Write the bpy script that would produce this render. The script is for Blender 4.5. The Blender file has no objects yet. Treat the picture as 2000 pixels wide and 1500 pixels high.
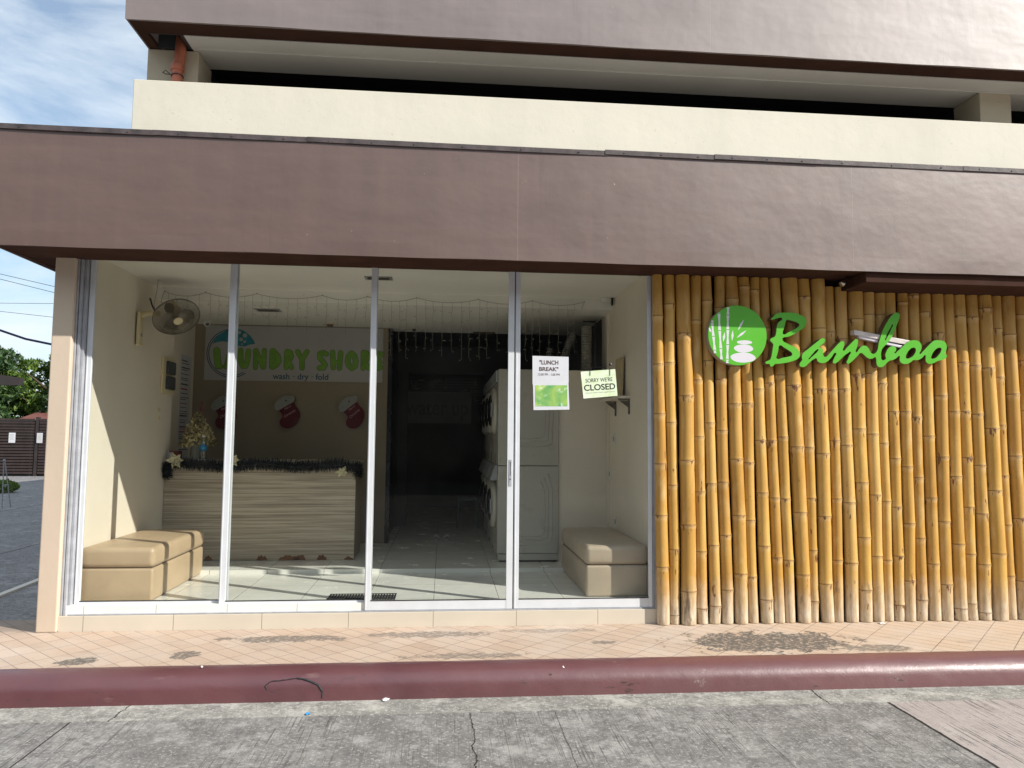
import bpy, math, random
from mathutils import Vector, Matrix
random.seed(7)
S = bpy.context.scene
COL = S.collection

# ------------------------------------------------------------------ camera
CAM = Vector((0.0, -6.5, 1.6))
F_PX = 1443.88
def cam_axes(yaw=0.090567, pitch=0.0743, roll=0.00860688):
    cy, sy, cp, sp = math.cos(yaw), math.sin(yaw), math.cos(pitch), math.sin(pitch)
    f = Vector((sy*cp, cy*cp, sp)); r = Vector((cy, -sy, 0)); u = r.cross(f)
    c, s = math.cos(roll), math.sin(roll)
    return r*c+u*s, u*c-r*s, f
RX, UX, FX = cam_axes()
cd = bpy.data.cameras.new('camera'); cam = bpy.data.objects.new('camera', cd); COL.objects.link(cam)
cam.matrix_world = Matrix(((RX.x, UX.x, -FX.x, CAM.x), (RX.y, UX.y, -FX.y, CAM.y), (RX.z, UX.z, -FX.z, CAM.z), (0, 0, 0, 1)))
cd.sensor_width = 36; cd.lens = F_PX/2000*36; cd.clip_start = 0.05; cd.clip_end = 3000
S.camera = cam
def ray(x, y): return RX*((x-1000)/F_PX)+UX*((750-y)/F_PX)+FX
def atY(x, y, Y):            # a measured point of the photograph on the real vertical plane Y
    d = ray(x, y); return CAM+d*((Y-CAM.y)/d.y)
def atZ(x, y, Z):
    d = ray(x, y); return CAM+d*((Z-CAM.z)/d.z)
def atX(x, y, X):
    d = ray(x, y); return CAM+d*((X-CAM.x)/d.x)

# ------------------------------------------------------------------ light
SUN_EL = math.radians(33.7)
SUN_DIR = Vector((0.858*math.cos(SUN_EL), -0.513*math.cos(SUN_EL), math.sin(SUN_EL)))
sd = bpy.data.lights.new('sun', 'SUN'); sd.energy = 5.0; sd.angle = math.radians(0.5); sd.color = (1.0, 0.95, 0.87)
so = bpy.data.objects.new('sun', sd); COL.objects.link(so)
so.rotation_euler = SUN_DIR.to_track_quat('Z', 'Y').to_euler(); so.location = (10, -10, 12)
W = bpy.data.worlds.new('World'); S.world = W; W.use_nodes = True
wn = W.node_tree; bg = wn.nodes['Background']
sky = wn.nodes.new('ShaderNodeTexSky'); sky.sky_type = 'NISHITA'; sky.sun_disc = False
sky.sun_elevation = SUN_EL; sky.sun_rotation = math.atan2(0.858, -0.513)
tc = wn.nodes.new('ShaderNodeTexCoord'); mp = wn.nodes.new('ShaderNodeMapping')
mp.inputs['Scale'].default_value = (1.4, 1.4, 4.2); mp.inputs['Rotation'].default_value = (0.2, 0.5, 0.4)
cn = wn.nodes.new('ShaderNodeTexNoise'); cn.inputs['Scale'].default_value = 2.6; cn.inputs['Detail'].default_value = 9
cn.inputs['Roughness'].default_value = 0.6; cn.inputs['Distortion'].default_value = 0.35
cr = wn.nodes.new('ShaderNodeMapRange'); cr.inputs[1].default_value = 0.30; cr.inputs[2].default_value = 0.62; cr.inputs[3].default_value = 0.22
cm = wn.nodes.new('ShaderNodeMix'); cm.data_type = 'RGBA'; cm.inputs['B'].default_value = (9.2, 10.2, 11.0, 1)
L = wn.links
L.new(tc.outputs['Generated'], mp.inputs['Vector']); L.new(mp.outputs[0], cn.inputs['Vector']); L.new(cn.outputs['Fac'], cr.inputs[0])
L.new(cr.outputs[0], cm.inputs['Factor']); sg_ = wn.nodes.new('ShaderNodeMix'); sg_.data_type = 'RGBA'; sg_.blend_type = 'MULTIPLY'; sg_.inputs['Factor'].default_value = 1.0; sg_.inputs['B'].default_value = (1.25, 1.5, 1.6, 1)
L.new(sky.outputs[0], sg_.inputs['A']); L.new(sg_.outputs['Result'], cm.inputs['A']); L.new(cm.outputs['Result'], bg.inputs['Color'])
bg.inputs['Strength'].default_value = 0.075
S.view_settings.view_transform = 'Standard'; S.view_settings.look = 'None'; S.view_settings.gamma = 1
S.view_settings.exposure = 0.40

# ------------------------------------------------------------------ materials
def hexc(h):
    v = [int(h[i:i+2], 16)/255 for i in (0, 2, 4)]
    return tuple(((c+0.055)/1.055)**2.4 if c > 0.04045 else c/12.92 for c in v)
class NT:
    def __init__(s, name):
        s.m = bpy.data.materials.new(name); s.m.use_nodes = True; s.t = s.m.node_tree
        s.b = s.t.nodes['Principled BSDF']; s.out = s.t.nodes['Material Output']
        s.tc = s.t.nodes.new('ShaderNodeTexCoord')
    def n(s, ty, ins=None, **kw):
        nd = s.t.nodes.new('ShaderNode'+ty)
        for k, v in kw.items(): setattr(nd, k, v)
        for k, v in (ins or {}).items(): s.set(nd.inputs[k], v)
        return nd
    def set(s, sock, v):
        if isinstance(v, bpy.types.NodeSocket): s.t.links.new(v, sock)
        else:
            if sock.type == 'RGBA' and len(v) == 3: v = tuple(v)+(1,)
            sock.default_value = v
    def coord(s, sc=(1, 1, 1), rot=(0, 0, 0), loc=(0, 0, 0)):
        return s.n('Mapping', {'Vector': s.tc.outputs['Object'], 'Scale': sc, 'Rotation': rot, 'Location': loc}).outputs[0]
    def noise(s, scale, detail=4, rough=0.55, vec=None, dist=0.0):
        return s.n('TexNoise', {'Vector': vec or s.tc.outputs['Object'], 'Scale': scale, 'Detail': detail, 'Roughness': rough, 'Distortion': dist}).outputs['Fac']
    def rng(s, v, a, b, c=0.0, d=1.0): return s.n('MapRange', {0: v, 1: a, 2: b, 3: c, 4: d}).outputs[0]
    def math(s, op, a, b=0.0, c=0.0): return s.n('Math', {0: a, 1: b, 2: c}, operation=op).outputs[0]
    def mix(s, f, a, b, bt='MIX'):
        nd = s.n('Mix', data_type='RGBA', blend_type=bt)
        s.set(nd.inputs['Factor'], f); s.set(nd.inputs['A'], a); s.set(nd.inputs['B'], b); return nd.outputs['Result']
    def bump(s, h, strength=0.3, dist=0.01, prev=None):
        nd = s.n('Bump', {'Height': h, 'Strength': strength, 'Distance': dist})
        if prev is not None: s.set(nd.inputs['Normal'], prev)
        return nd.outputs[0]
    def fin(s, col, rough=0.6, normal=None, **kw):
        s.set(s.b.inputs['Base Color'], col); s.set(s.b.inputs['Roughness'], rough)
        if normal is not None: s.set(s.b.inputs['Normal'], normal)
        for k, v in kw.items(): s.set(s.b.inputs[k.replace('_', ' ')], v)
        return s.m
    def sep(s, vec=None):
        return s.n('SeparateXYZ', {0: vec or s.tc.outputs['Object']}).outputs
def sc(c, k): return tuple(min(1, x*k) for x in c[:3])
def simple(name, col, rough=0.5, var=0.12, scale=3.0, bump=0.0, bscale=60, **kw):
    t = NT(name)
    a = t.noise(scale, 5)
    c = t.mix(t.rng(a, 0.3, 0.7), sc(col, 1-var), sc(col, 1+var))
    nr = t.bump(t.noise(bscale, 3), bump, 0.004) if bump else None
    r = t.rng(t.noise(scale*2.3, 3), 0.3, 0.7, max(0.02, rough-0.06), min(1, rough+0.06))
    return t.fin(c, r, nr, **kw)
M = {}
# painted sheet metal cladding, brown
def cladding(name, seams, base, coat=0.28):
    t = NT(name); x, y, z = t.sep()[:3]
    blot = t.noise(1.0, 5, vec=t.coord((0.7, 1, 2.4)))
    streak = t.noise(1.0, 4, vec=t.coord((9, 3, 0.5)))
    hst = t.noise(1.0, 4, vec=t.coord((0.8, 1, 14)))
    c = t.mix(t.rng(blot, 0.3, 0.7), sc(base, 0.88), sc(base, 1.12))
    c = t.mix(t.rng(streak, 0.42, 0.75, 0, 0.22), c, sc(base, 1.5))
    c = t.mix(t.rng(hst, 0.5, 0.8, 0, 0.25), c, sc(base, 1.45))
    sp = t.noise(40, 2, vec=t.coord((1, 1, 0.6)))
    c = t.mix(t.rng(sp, 0.745, 0.77, 0, 0.8), c, (0.42, 0.34, 0.30))
    line = None
    wob = t.math('MULTIPLY', t.math('SUBTRACT', t.noise(3), 0.5), 0.006)
    xx = t.math('ADD', x, wob)
    for s_ in seams:
        d = t.math('ABSOLUTE', t.math('SUBTRACT', xx, s_))
        m_ = t.math('LESS_THAN', d, 0.0028)
        line = m_ if line is None else t.math('MAXIMUM', line, m_)
    c = t.mix(t.math('MULTIPLY', line, 0.35), c, (0.25, 0.19, 0.16))
    drip = t.math('MULTIPLY', t.rng(t.noise(1.0, 4, 0.7, vec=t.coord((24, 3, 0.7))), 0.58, 0.72), t.rng(t.noise(1.3, 3), 0.45, 0.7))
    c = t.mix(t.math('MULTIPLY', drip, 0.35), c, sc(base, 0.5))
    h = t.math('ADD', t.math('MULTIPLY', t.noise(1.6, 3, vec=t.coord((1.1, 1, 1.6))), 1.0), t.math('MULTIPLY', t.noise(9, 5), 0.14))
    h = t.math('SUBTRACT', h, t.math('MULTIPLY', line, 0.08))
    nr = t.bump(h, 0.48, 0.02)
    nr = t.bump(t.noise(90, 3), 0.12, 0.003, nr)
    r = t.rng(blot, 0.3, 0.7, 0.46, 0.56)
    return t.fin(c, r, nr, Specular_IOR_Level=1.0, Coat_Weight=coat, Coat_Roughness=0.40, Coat_IOR=1.6)
M['fascia'] = cladding('brown_cladding', [0.579+3.28, 3.475+3.28, 6.4+3.28], (0.108, 0.060, 0.047))
M['fascia_up'] = cladding('brown_cladding_upper', [2.253+3.28, 4.388+3.28, 6.5+3.28], (0.185, 0.145, 0.134), 0.16)
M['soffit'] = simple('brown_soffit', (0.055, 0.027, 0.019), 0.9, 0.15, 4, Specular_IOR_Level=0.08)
M['cap'] = simple('weathered_flashing', (0.07, 0.055, 0.055), 0.6, 0.45, 9, 0.5, 60)
def plaster(name, col, stain=0.25, rough=0.75):
    t = NT(name)
    v = t.noise(1.0, 5, vec=t.coord((2.2, 2.2, 0.45)))
    b = t.noise(0.9, 6)
    c = t.mix(t.rng(b, 0.3, 0.7), sc(col, 0.93), sc(col, 1.04))
    c = t.mix(t.rng(v, 0.5, 0.85, 0, stain), c, sc(col, 0.6))
    spk = t.noise(35, 2)
    c = t.mix(t.rng(spk, 0.70, 0.76, 0, 0.5), c, sc(col, 0.55))
    h = t.math('ADD', t.noise(5, 5), t.math('MULTIPLY', t.noise(70, 3), 0.15))
    return t.fin(c, rough, t.bump(h, 0.35, 0.01))
M['cream'] = plaster('cream_plaster', (0.64, 0.605, 0.51))
M['peach'] = plaster('peach_plaster', (0.56, 0.455, 0.355), 0.3)
M['beam'] = plaster('beam_paint', (0.62, 0.60, 0.55), 0.2)
M['column'] = plaster('column_paint', (0.55, 0.48, 0.36), 0.5)
M['concrete_dark'] = plaster('dark_concrete', (0.035, 0.035, 0.04), 0.3)
M['in_wall'] = plaster('interior_wall_paint', (0.78, 0.70, 0.585), 0.18, 0.55)
M['ceil'] = plaster('interior_ceiling_paint', (0.80, 0.77, 0.70), 0.12, 0.7)
M['back_wall'] = plaster('back_wall_paint', (0.27, 0.22, 0.15), 0.18, 0.6)
M['dark_wall'] = simple('dark_paint_and_shade', (0.018, 0.019, 0.023), 0.6, 0.3, 2)
M['dark_glossy'] = simple('dark_tinted_panel', (0.012, 0.014, 0.018), 0.25, 0.2, 2)
M['alu'] = simple('white_aluminium', (0.60, 0.62, 0.65), 0.35, 0.05, 6, 0.05, 80, Specular_IOR_Level=0.6)
M['alu_dark'] = simple('weathered_aluminium', (0.36, 0.37, 0.39), 0.4, 0.2, 12, 0.1, 80)
M['alu_mid'] = simple('dull_aluminium', (0.33, 0.34, 0.37), 0.4, 0.15, 12, 0.1, 80)
M['rubber'] = simple('black_rubber', (0.02, 0.02, 0.022), 0.6, 0.2)
M['black'] = simple('black_plastic', (0.018, 0.018, 0.02), 0.4, 0.2)
M['grille'] = simple('fan_blade_plastic', (0.12, 0.10, 0.075), 0.5, 0.25, 20)
M['wire_grey'] = simple('aged_fan_wire', (0.16, 0.135, 0.10), 0.5, 0.25, 20)
M['cream_plastic'] = simple('aged_cream_plastic', (0.68, 0.58, 0.36), 0.4, 0.08, 8)
M['white_plastic'] = simple('white_plastic', (0.72, 0.71, 0.66), 0.4, 0.05, 8)
M['breaker'] = simple('grey_blue_breaker', (0.05, 0.055, 0.065), 0.4, 0.1)
M['leather'] = simple('beige_leatherette', (0.50, 0.365, 0.235), 0.42, 0.07, 5, 0.25, 180, Specular_IOR_Level=0.55)
M['leather_pale'] = simple('pale_leatherette', (0.46, 0.37, 0.28), 0.42, 0.07, 5, 0.25, 180, Specular_IOR_Level=0.55)
M['stitch'] = simple('dark_stitching', (0.12, 0.09, 0.06), 0.8, 0.1)
M['white_enamel'] = simple('white_enamel', (0.45, 0.43, 0.38), 0.3, 0.04, 2)
M['appl_grey'] = simple('grey_appliance_trim', (0.28, 0.29, 0.30), 0.35, 0.08)
M['dark_glass'] = simple('dark_door_glass', (0.01, 0.01, 0.012), 0.08, 0.1)
M['chrome'] = simple('dull_chrome', (0.5, 0.5, 0.52), 0.3, 0.1, 8, Metallic=1.0)
M['foil'] = simple('foil_duct', (0.38, 0.37, 0.33), 0.4, 0.2, 14, Metallic=0.5)
M['pipe_orange'] = simple('orange_pipe_plastic', (0.50, 0.16, 0.09), 0.5, 0.25, 9)
M['banner'] = simple('banner_vinyl', (0.40, 0.39, 0.37), 0.45, 0.03, 3)
M['green_print'] = simple('green_print', (0.155, 0.33, 0.028), 0.5, 0.18, 9)
M['green_dark'] = simple('dark_green_print', (0.045, 0.10, 0.012), 0.5, 0.1)
M['teal'] = simple('teal_print', (0.018, 0.20, 0.26), 0.5, 0.3, 14)
M['navy'] = simple('navy_print', (0.010, 0.06, 0.13), 0.5, 0.1)
M['ink'] = simple('black_ink', (0.02, 0.02, 0.022), 0.7, 0.1)
M['red_ink'] = simple('red_ink', (0.35, 0.05, 0.04), 0.7, 0.1)
M['soft_ink'] = simple('brown_grey_ink', (0.11, 0.075, 0.075), 0.7, 0.2)
M['pale_ink'] = simple('faint_grey_ink', (0.38, 0.40, 0.36), 0.7, 0.2)
M['paper'] = simple('laminated_paper', (0.62, 0.63, 0.67), 0.35, 0.05, 6)
M['paper_grey'] = simple('grey_paper', (0.55, 0.55, 0.57), 0.6, 0.05, 6)  # slightly darker, greyer paper
M['felt_red'] = simple('red_felt', (0.11, 0.005, 0.013), 0.85, 0.35, 40, 0.5, 150)
M['felt_white'] = simple('white_fleece', (0.30, 0.31, 0.29), 0.9, 0.2, 60, 0.9, 90)
M['pink_thread'] = simple('pink_stitched_thread', (0.55, 0.36, 0.36), 0.8, 0.2)
M['tinsel'] = simple('dark_tinsel', (0.012, 0.02, 0.024), 0.35, 0.5, 30)
M['petal'] = simple('cream_petal', (0.66, 0.60, 0.38), 0.7, 0.25, 30)
M['petal_gold'] = simple('gold_petal', (0.50, 0.42, 0.20), 0.55, 0.4, 30)
M['vase'] = simple('glass_vase', (0.30, 0.30, 0.24), 0.15, 0.1)
M['leaf_gold'] = simple('gold_brown_leaf', (0.17, 0.13, 0.035), 0.6, 0.4, 30)
M['cardboard'] = simple('aged_card', (0.50, 0.40, 0.23), 0.8, 0.1)
M['red_box'] = simple('maroon_box_print', (0.16, 0.025, 0.03), 0.5, 0.4, 25)
M['blue_label'] = simple('blue_label_print', (0.02, 0.22, 0.42), 0.4, 0.2, 25)
M['sign_green'] = simple('green_acrylic', (0.10, 0.43, 0.032), 0.33, 0.03, 3)
M['sign_side'] = simple('brown_sign_edge', (0.16, 0.09, 0.055), 0.5, 0.15)
M['sign_edge_metal'] = simple('pale_sign_edge', (0.40, 0.34, 0.28), 0.4, 0.15)
M['sign_white'] = simple('white_acrylic', (0.66, 0.63, 0.68), 0.3, 0.02)
M['lamp_white'] = simple('dusty_white_lamp', (0.62, 0.56, 0.53), 0.4, 0.15, 12)
M['bamboo_back'] = simple('dark_bamboo_backing', (0.02, 0.010, 0.006), 0.9, 0.3)
M['sill_tile'] = None
M['gate'] = simple('dark_brown_slats', (0.034, 0.022, 0.020), 0.7, 0.3, 3)
M['gate_post'] = simple('dark_gate_post', (0.030, 0.022, 0.022), 0.7, 0.2)
M['roof_red'] = simple('red_roof_sheet', (0.16, 0.06, 0.05), 0.6, 0.25, 4)
M['bark'] = simple('tree_bark', (0.07, 0.05, 0.035), 0.9, 0.3, 9, 0.6, 20)
M['cable'] = simple('black_cable', (0.03, 0.03, 0.035), 0.6, 0.1)
M['cable_blue'] = simple('blue_cable', (0.012, 0.02, 0.09), 0.5, 0.1)
M['steel'] = simple('galvanised_steel', (0.30, 0.31, 0.33), 0.5, 0.2, 10)
M['wood_raw'] = simple('raw_chipboard', (0.19, 0.09, 0.04), 0.9, 0.4, 40, 0.6, 90)
M['stock_cord'] = simple('pale_cord', (0.26, 0.24, 0.19), 0.6, 0.15)
M['bulb'] = simple('clear_bulb', (0.32, 0.32, 0.29), 0.25, 0.1)
M['teal_plastic'] = simple('teal_plastic', (0.02, 0.10, 0.10), 0.5, 0.2)
M['slipper'] = simple('grey_white_foam', (0.45, 0.44, 0.43), 0.7, 0.1)
M['shop_wall'] = plaster('across_street_wall', (0.09, 0.08, 0.07), 0.4)
M['litter'] = simple('litter_white', (0.75, 0.75, 0.73), 0.8, 0.1)
M['litter_blue'] = simple('litter_blue', (0.03, 0.25, 0.60), 0.6, 0.1)

def foliage(name, a, b):
    t = NT(name)
    r = t.n('NewGeometry').outputs['Random Per Island']
    c = t.mix(r, a, b)
    m = t.fin(c, 0.55)
    t.set(t.b.inputs['Subsurface Weight'], 0.0)
    tr = t.n('BsdfTranslucent', {'Color': b}); ms = t.n('MixShader', {0: 0.28})
    t.t.links.new(t.b.outputs[0], ms.inputs[1]); t.t.links.new(tr.outputs[0], ms.inputs[2]); t.t.links.new(ms.outputs[0], t.out.inputs[0])
    return m
M['leaf_a'] = foliage('bright_foliage', (0.045, 0.10, 0.018), (0.16, 0.24, 0.035))
M['leaf_b'] = foliage('deep_foliage', (0.018, 0.055, 0.018), (0.07, 0.13, 0.035))

def glass_mat():
    t = NT('window_glass')
    lw = t.n('LayerWeight', {'Blend': 0.5}).outputs['Facing']
    fac = t.math('ADD', 0.010, t.math('MULTIPLY', t.math('POWER', lw, 5.0), 0.8))
    dirt = t.noise(1.4, 6, vec=t.coord((1, 1, 0.4)))
    tr = t.n('BsdfTransparent', {'Color': (0.93, 0.945, 0.935, 1)})
    gl = t.n('BsdfGlossy', {'Color': (1, 1, 1, 1), 'Roughness': 0.01})
    df = t.n('BsdfDiffuse', {'Color': (0.6, 0.6, 0.58, 1)})
    m1 = t.n('MixShader', {0: fac}); m2 = t.n('MixShader', {0: t.rng(dirt, 0.45, 0.85, 0.0005, 0.006)})
    lk = t.t.links
    lk.new(tr.outputs[0], m1.inputs[1]); lk.new(gl.outputs[0], m1.inputs[2])
    lk.new(m1.outputs[0], m2.inputs[1]); lk.new(df.outputs[0], m2.inputs[2]); lk.new(m2.outputs[0], t.out.inputs[0])
    return t.m
M['glass'] = glass_mat()
def bottle_mat():
    t = NT('clear_bottle_plastic')
    tr = t.n('BsdfTransparent', {'Color': (0.80, 0.86, 0.86, 1)}); gl = t.n('BsdfGlossy', {'Roughness': 0.08})
    m1 = t.n('MixShader', {0: 0.15}); t.t.links.new(tr.outputs[0], m1.inputs[1]); t.t.links.new(gl.outputs[0], m1.inputs[2]); t.t.links.new(m1.outputs[0], t.out.inputs[0])
    return t.m
M['clear'] = bottle_mat()

def pavement_mat():
    t = NT('peach_pavement_tiles')
    v = t.coord((1, 1, 1), (0, 0, math.radians(45)))
    br = t.n('TexBrick', {'Vector': v, 'Scale': 1.0, 'Mortar Size': 0.0035, 'Mortar Smooth': 0.3, 'Bias': 0.0, 'Brick Width': 0.24, 'Row Height': 0.12,
                         'Color1': (0.42, 0.305, 0.225, 1), 'Color2': (0.50, 0.38, 0.29, 1), 'Mortar': (0.12, 0.085, 0.07, 1)}, offset=0.0, squash=1.0)
    x, y, z = t.sep()[:3]
    fade = t.rng(t.noise(0.7, 3), 0.35, 0.65, 0.55, 1.0)
    plain = t.mix(t.rng(t.noise(2.0, 5), 0.3, 0.7), (0.44, 0.325, 0.245), (0.51, 0.39, 0.305))
    c = t.mix(fade, plain, br.outputs['Color'])
    c = t.mix(t.rng(x, 0.5, 5.5, 0, 0.55), c, t.mix(br.outputs['Fac'], (0.54, 0.43, 0.31), (0.14, 0.11, 0.09)))
    c = t.mix(t.rng(t.noise(1.5, 5), 0.45, 0.7, 0, 0.5), c, (0.52, 0.46, 0.41))
    # the worn black stain by the bamboo and its small echoes
    def spot(cx, cy, rx, ry, amt=0.95):
        dx = t.math('DIVIDE', t.math('SUBTRACT', x, cx), rx); dy = t.math('DIVIDE', t.math('SUBTRACT', y, cy), ry)
        d = t.math('SQRT', t.math('ADD', t.math('MULTIPLY', dx, dx), t.math('MULTIPLY', dy, dy)))
        d = t.math('ADD', d, t.math('MULTIPLY', t.math('SUBTRACT', t.noise(6, 9, 0.72), 0.5), 3.2))
        g = t.rng(d, 0.86, 0.98, 1, 0)
        return t.math('MULTIPLY', t.math('MULTIPLY', g, t.rng(t.noise(26, 4, 0.7), 0.40, 0.50, 0.30, 1)), amt)
    s = spot(2.62, -0.66, 0.70, 0.30)
    for a in ((3.35, -0.88, 0.35, 0.10, 0.7), (-1.25, -0.35, 0.5, 0.10, 0.75), (-0.1, -0.28, 0.55, 0.09, 0.6), (-2.55, -0.85, 0.14, 0.10, 0.9), (-1.85, -0.75, 0.12, 0.10, 0.8), (0.2, -0.9, 0.5, 0.07, 0.55), (1.3, -0.6, 0.12, 0.05, 0.7), (0.9, -0.22, 0.4, 0.07, 0.4)):
        s = t.math('MAXIMUM', s, spot(*a))
    c = t.mix(s, c, (0.085, 0.080, 0.072))
    c = t.mix(t.rng(t.noise(70, 4, 0.7), 0.58, 0.68, 0, 0.6), c, (0.20, 0.15, 0.12))
    c = t.mix(t.rng(t.noise(1.0, 6, 0.7, vec=t.coord((2, 5, 1))), 0.56, 0.72, 0, 0.45), c, (0.22, 0.17, 0.14))
    c = t.mix(t.math('MULTIPLY', t.rng(t.math('ADD', y, t.math('MULTIPLY', t.noise(9, 5, 0.7), 0.12)), 0.0, 0.085), 0.55), c, (0.14, 0.11, 0.09))
    fl = t.noise(1.0, 3, 0.6, vec=t.coord((16, 48, 1), (0, 0, 0.3)))
    c = t.mix(t.rng(fl, 0.69, 0.72, 0, 0.6), c, (0.13, 0.10, 0.08))
    h = t.math('ADD', t.math('MULTIPLY', br.outputs['Fac'], -0.6), t.math('MULTIPLY', t.noise(30, 5), 0.5))
    return t.fin(c, 0.75, t.bump(h, 0.5, 0.004))
M['pavement'] = pavement_mat()
def kerb_mat():
    t = NT('maroon_kerb_paint'); x, y, z = t.sep()[:3]
    c = t.mix(t.rng(t.noise(1.8, 5), 0.3, 0.7), (0.085, 0.027, 0.033), (0.120, 0.042, 0.046))
    c = t.mix(t.rng(x, -1, 3.2, 0, 0.45), c, (0.20, 0.095, 0.095))  # paler to the right: sun and sky sheen put into the colour
    c = t.mix(t.rng(t.noise(45, 3), 0.70, 0.74, 0, 0.8), c, (0.05, 0.02, 0.02))
    c = t.mix(t.rng(t.noise(1.0, 3, vec=t.coord((3, 12, 12))), 0.68, 0.8, 0, 0.5), c, (0.30, 0.20, 0.18))
    c = t.mix(t.math('MULTIPLY', t.rng(t.noise(5, 8, 0.72, vec=t.coord((0.7, 2.5, 2.5))), 0.615, 0.65), t.rng(z, 0.0, -0.10)), c, (0.05, 0.028, 0.026))
    c = t.mix(t.math('MULTIPLY', t.rng(t.noise(3, 8, 0.75), 0.66, 0.69), 0.7), c, (0.24, 0.20, 0.18))
    h = t.math('ADD', t.noise(7, 5), t.math('MULTIPLY', t.noise(60, 4), 0.22))
    return t.fin(c, t.rng(t.noise(6, 4), 0.3, 0.7, 0.33, 0.46), t.bump(h, 0.38, 0.010), Specular_IOR_Level=0.9)
M['kerb'] = kerb_mat()
def concrete(name, base, groove=0.0, cracks=(), joints=(), pink=None):
    t = NT(name); x, y, z = t.sep()[:3]
    a = t.noise(1.3, 8, 0.62); b = t.noise(14, 6, 0.72); f = t.noise(150, 3, 0.7)
    c = t.mix(t.rng(a, 0.33, 0.67), sc(base, 0.72), sc(base, 1.2))
    c = t.mix(t.rng(b, 0.38, 0.58), sc(base, 0.55), c)
    c = t.mix(t.rng(t.noise(48, 5, 0.75), 0.53, 0.64, 0, 0.75), c, sc(base, 1.9))
    c = t.mix(t.rng(t.noise(75, 4, 0.75), 0.55, 0.66, 0, 0.8), c, sc(base, 0.4))
    c = t.mix(t.rng(t.noise(4, 7, 0.7), 0.53, 0.66, 0, 0.6), c, sc(base, 1.75))
    c = t.mix(t.rng(f, 0.60, 0.70, 0, 0.45), c, sc(base, 0.35))
    h = t.math('ADD', t.math('MULTIPLY', b, 0.5), t.math('MULTIPLY', f, 0.35))
    if pink is not None:
        pk = t.math('GREATER_THAN', x, pink)
        c = t.mix(t.math('MULTIPLY', pk, 0.65), c, (0.42, 0.36, 0.34))
    if groove:
        wv = t.math('MAXIMUM', t.rng(t.noise(1.0, 3, 0.6, vec=t.coord((95, 1.6, 1))), 0.44, 0.34), t.math('MULTIPLY', t.rng(t.noise(1.0, 2, 0.5, vec=t.coord((38, 0.6, 1))), 0.36, 0.30), 1.0))
        g = t.math('MULTIPLY', wv, t.rng(t.noise(9, 4, 0.7), 0.36, 0.56, 0.15, 1.0))
        amt = t.math('MULTIPLY', g, t.rng(a, 0.35, 0.65, 0.25, 1.0))
        if pink is not None: amt = t.math('MINIMUM', t.math('ADD', amt, t.math('MULTIPLY', pk, t.math('MULTIPLY', g, 0.5))), 1.0)
        c = t.mix(t.math('MULTIPLY', amt, groove), c, sc(base, 0.3)); h = t.math('SUBTRACT', h, t.math('MULTIPLY', amt, 0.5))
    ln = None
    for (cx, w, wob, ya) in list(joints)+list(cracks):
        xx = t.math('ADD', x, t.math('MULTIPLY', t.math('SUBTRACT', t.noise(7, 6, 0.65), 0.5), wob))
        m_ = t.math('MULTIPLY', t.rng(t.math('ABSOLUTE', t.math('SUBTRACT', xx, cx)), w, w*0.5), t.math('LESS_THAN', y, ya))
        ln = m_ if ln is None else t.math('MAXIMUM', ln, m_)
    if ln is not None:
        c = t.mix(ln, c, (0.012, 0.011, 0.010)); h = t.math('SUBTRACT', h, t.math('MULTIPLY', ln, 3))
    return t.fin(c, 0.85, t.bump(h, 0.8, 0.006))
M['road'] = concrete('road_concrete', (0.225, 0.215, 0.205), 0.9, cracks=[(0.20, 0.0045, 0.10, 5), (0.75, 0.002, 0.03, 5)], joints=[(3.06, 0.014, 0.03, 5), (-2.29, 0.006, 0.015, 5)], pink=3.06)
M['gutter'] = concrete('gutter_concrete', (0.30, 0.29, 0.265), 0.0, joints=[(-2.05, 0.006, 0.1, 5), (2.64, 0.006, 0.1, 5)])
M['alley'] = concrete('alley_concrete', (0.22, 0.215, 0.22), 0.0, joints=[(-6.1, 0.015, 0.05, 50), (-9.5, 0.02, 0.05, 50)])
M['ground'] = concrete('far_ground', (0.17, 0.16, 0.14))
def grid_tile(name, col, joint, sx, sy, ox=0, oy=0, rough=0.15, axis='xy', jw=0.002):
    t = NT(name); s = t.sep(); a = s[0]; b = s[1] if axis == 'xy' else s[2]
    def ln(v, o, p):
        m = t.math('FRACT', t.math('DIVIDE', t.math('SUBTRACT', v, o), p)); d = t.math('MULTIPLY', t.math('SUBTRACT', 0.5, t.math('ABSOLUTE', t.math('SUBTRACT', m, 0.5))), p)
        return t.math('LESS_THAN', d, jw)
    k = ln(a, ox, sx)
    if sy: k = t.math('MAXIMUM', k, ln(b, oy, sy))
    c = t.mix(t.rng(t.noise(1.6, 5), 0.3, 0.7), sc(col, 0.93), sc(col, 1.05))
    c = t.mix(k, c, joint)
    return t.fin(c, t.rng(t.noise(5, 5), 0.3, 0.7, rough, rough+0.12), t.bump(t.math('MULTIPLY', k, -1), 0.3, 0.003))
M['floor'] = grid_tile('glossy_floor_tile', (0.78, 0.765, 0.71), (0.14, 0.13, 0.12), 0.5725, 0.62, -1.215, 1.385-0.62, 0.17)
M['sill_tile'] = grid_tile('cream_sill_tile', (0.57, 0.51, 0.42), (0.22, 0.18, 0.14), 0.712, None, -2.206+3.28, 0, 0.3, jw=0.0025)
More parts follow.
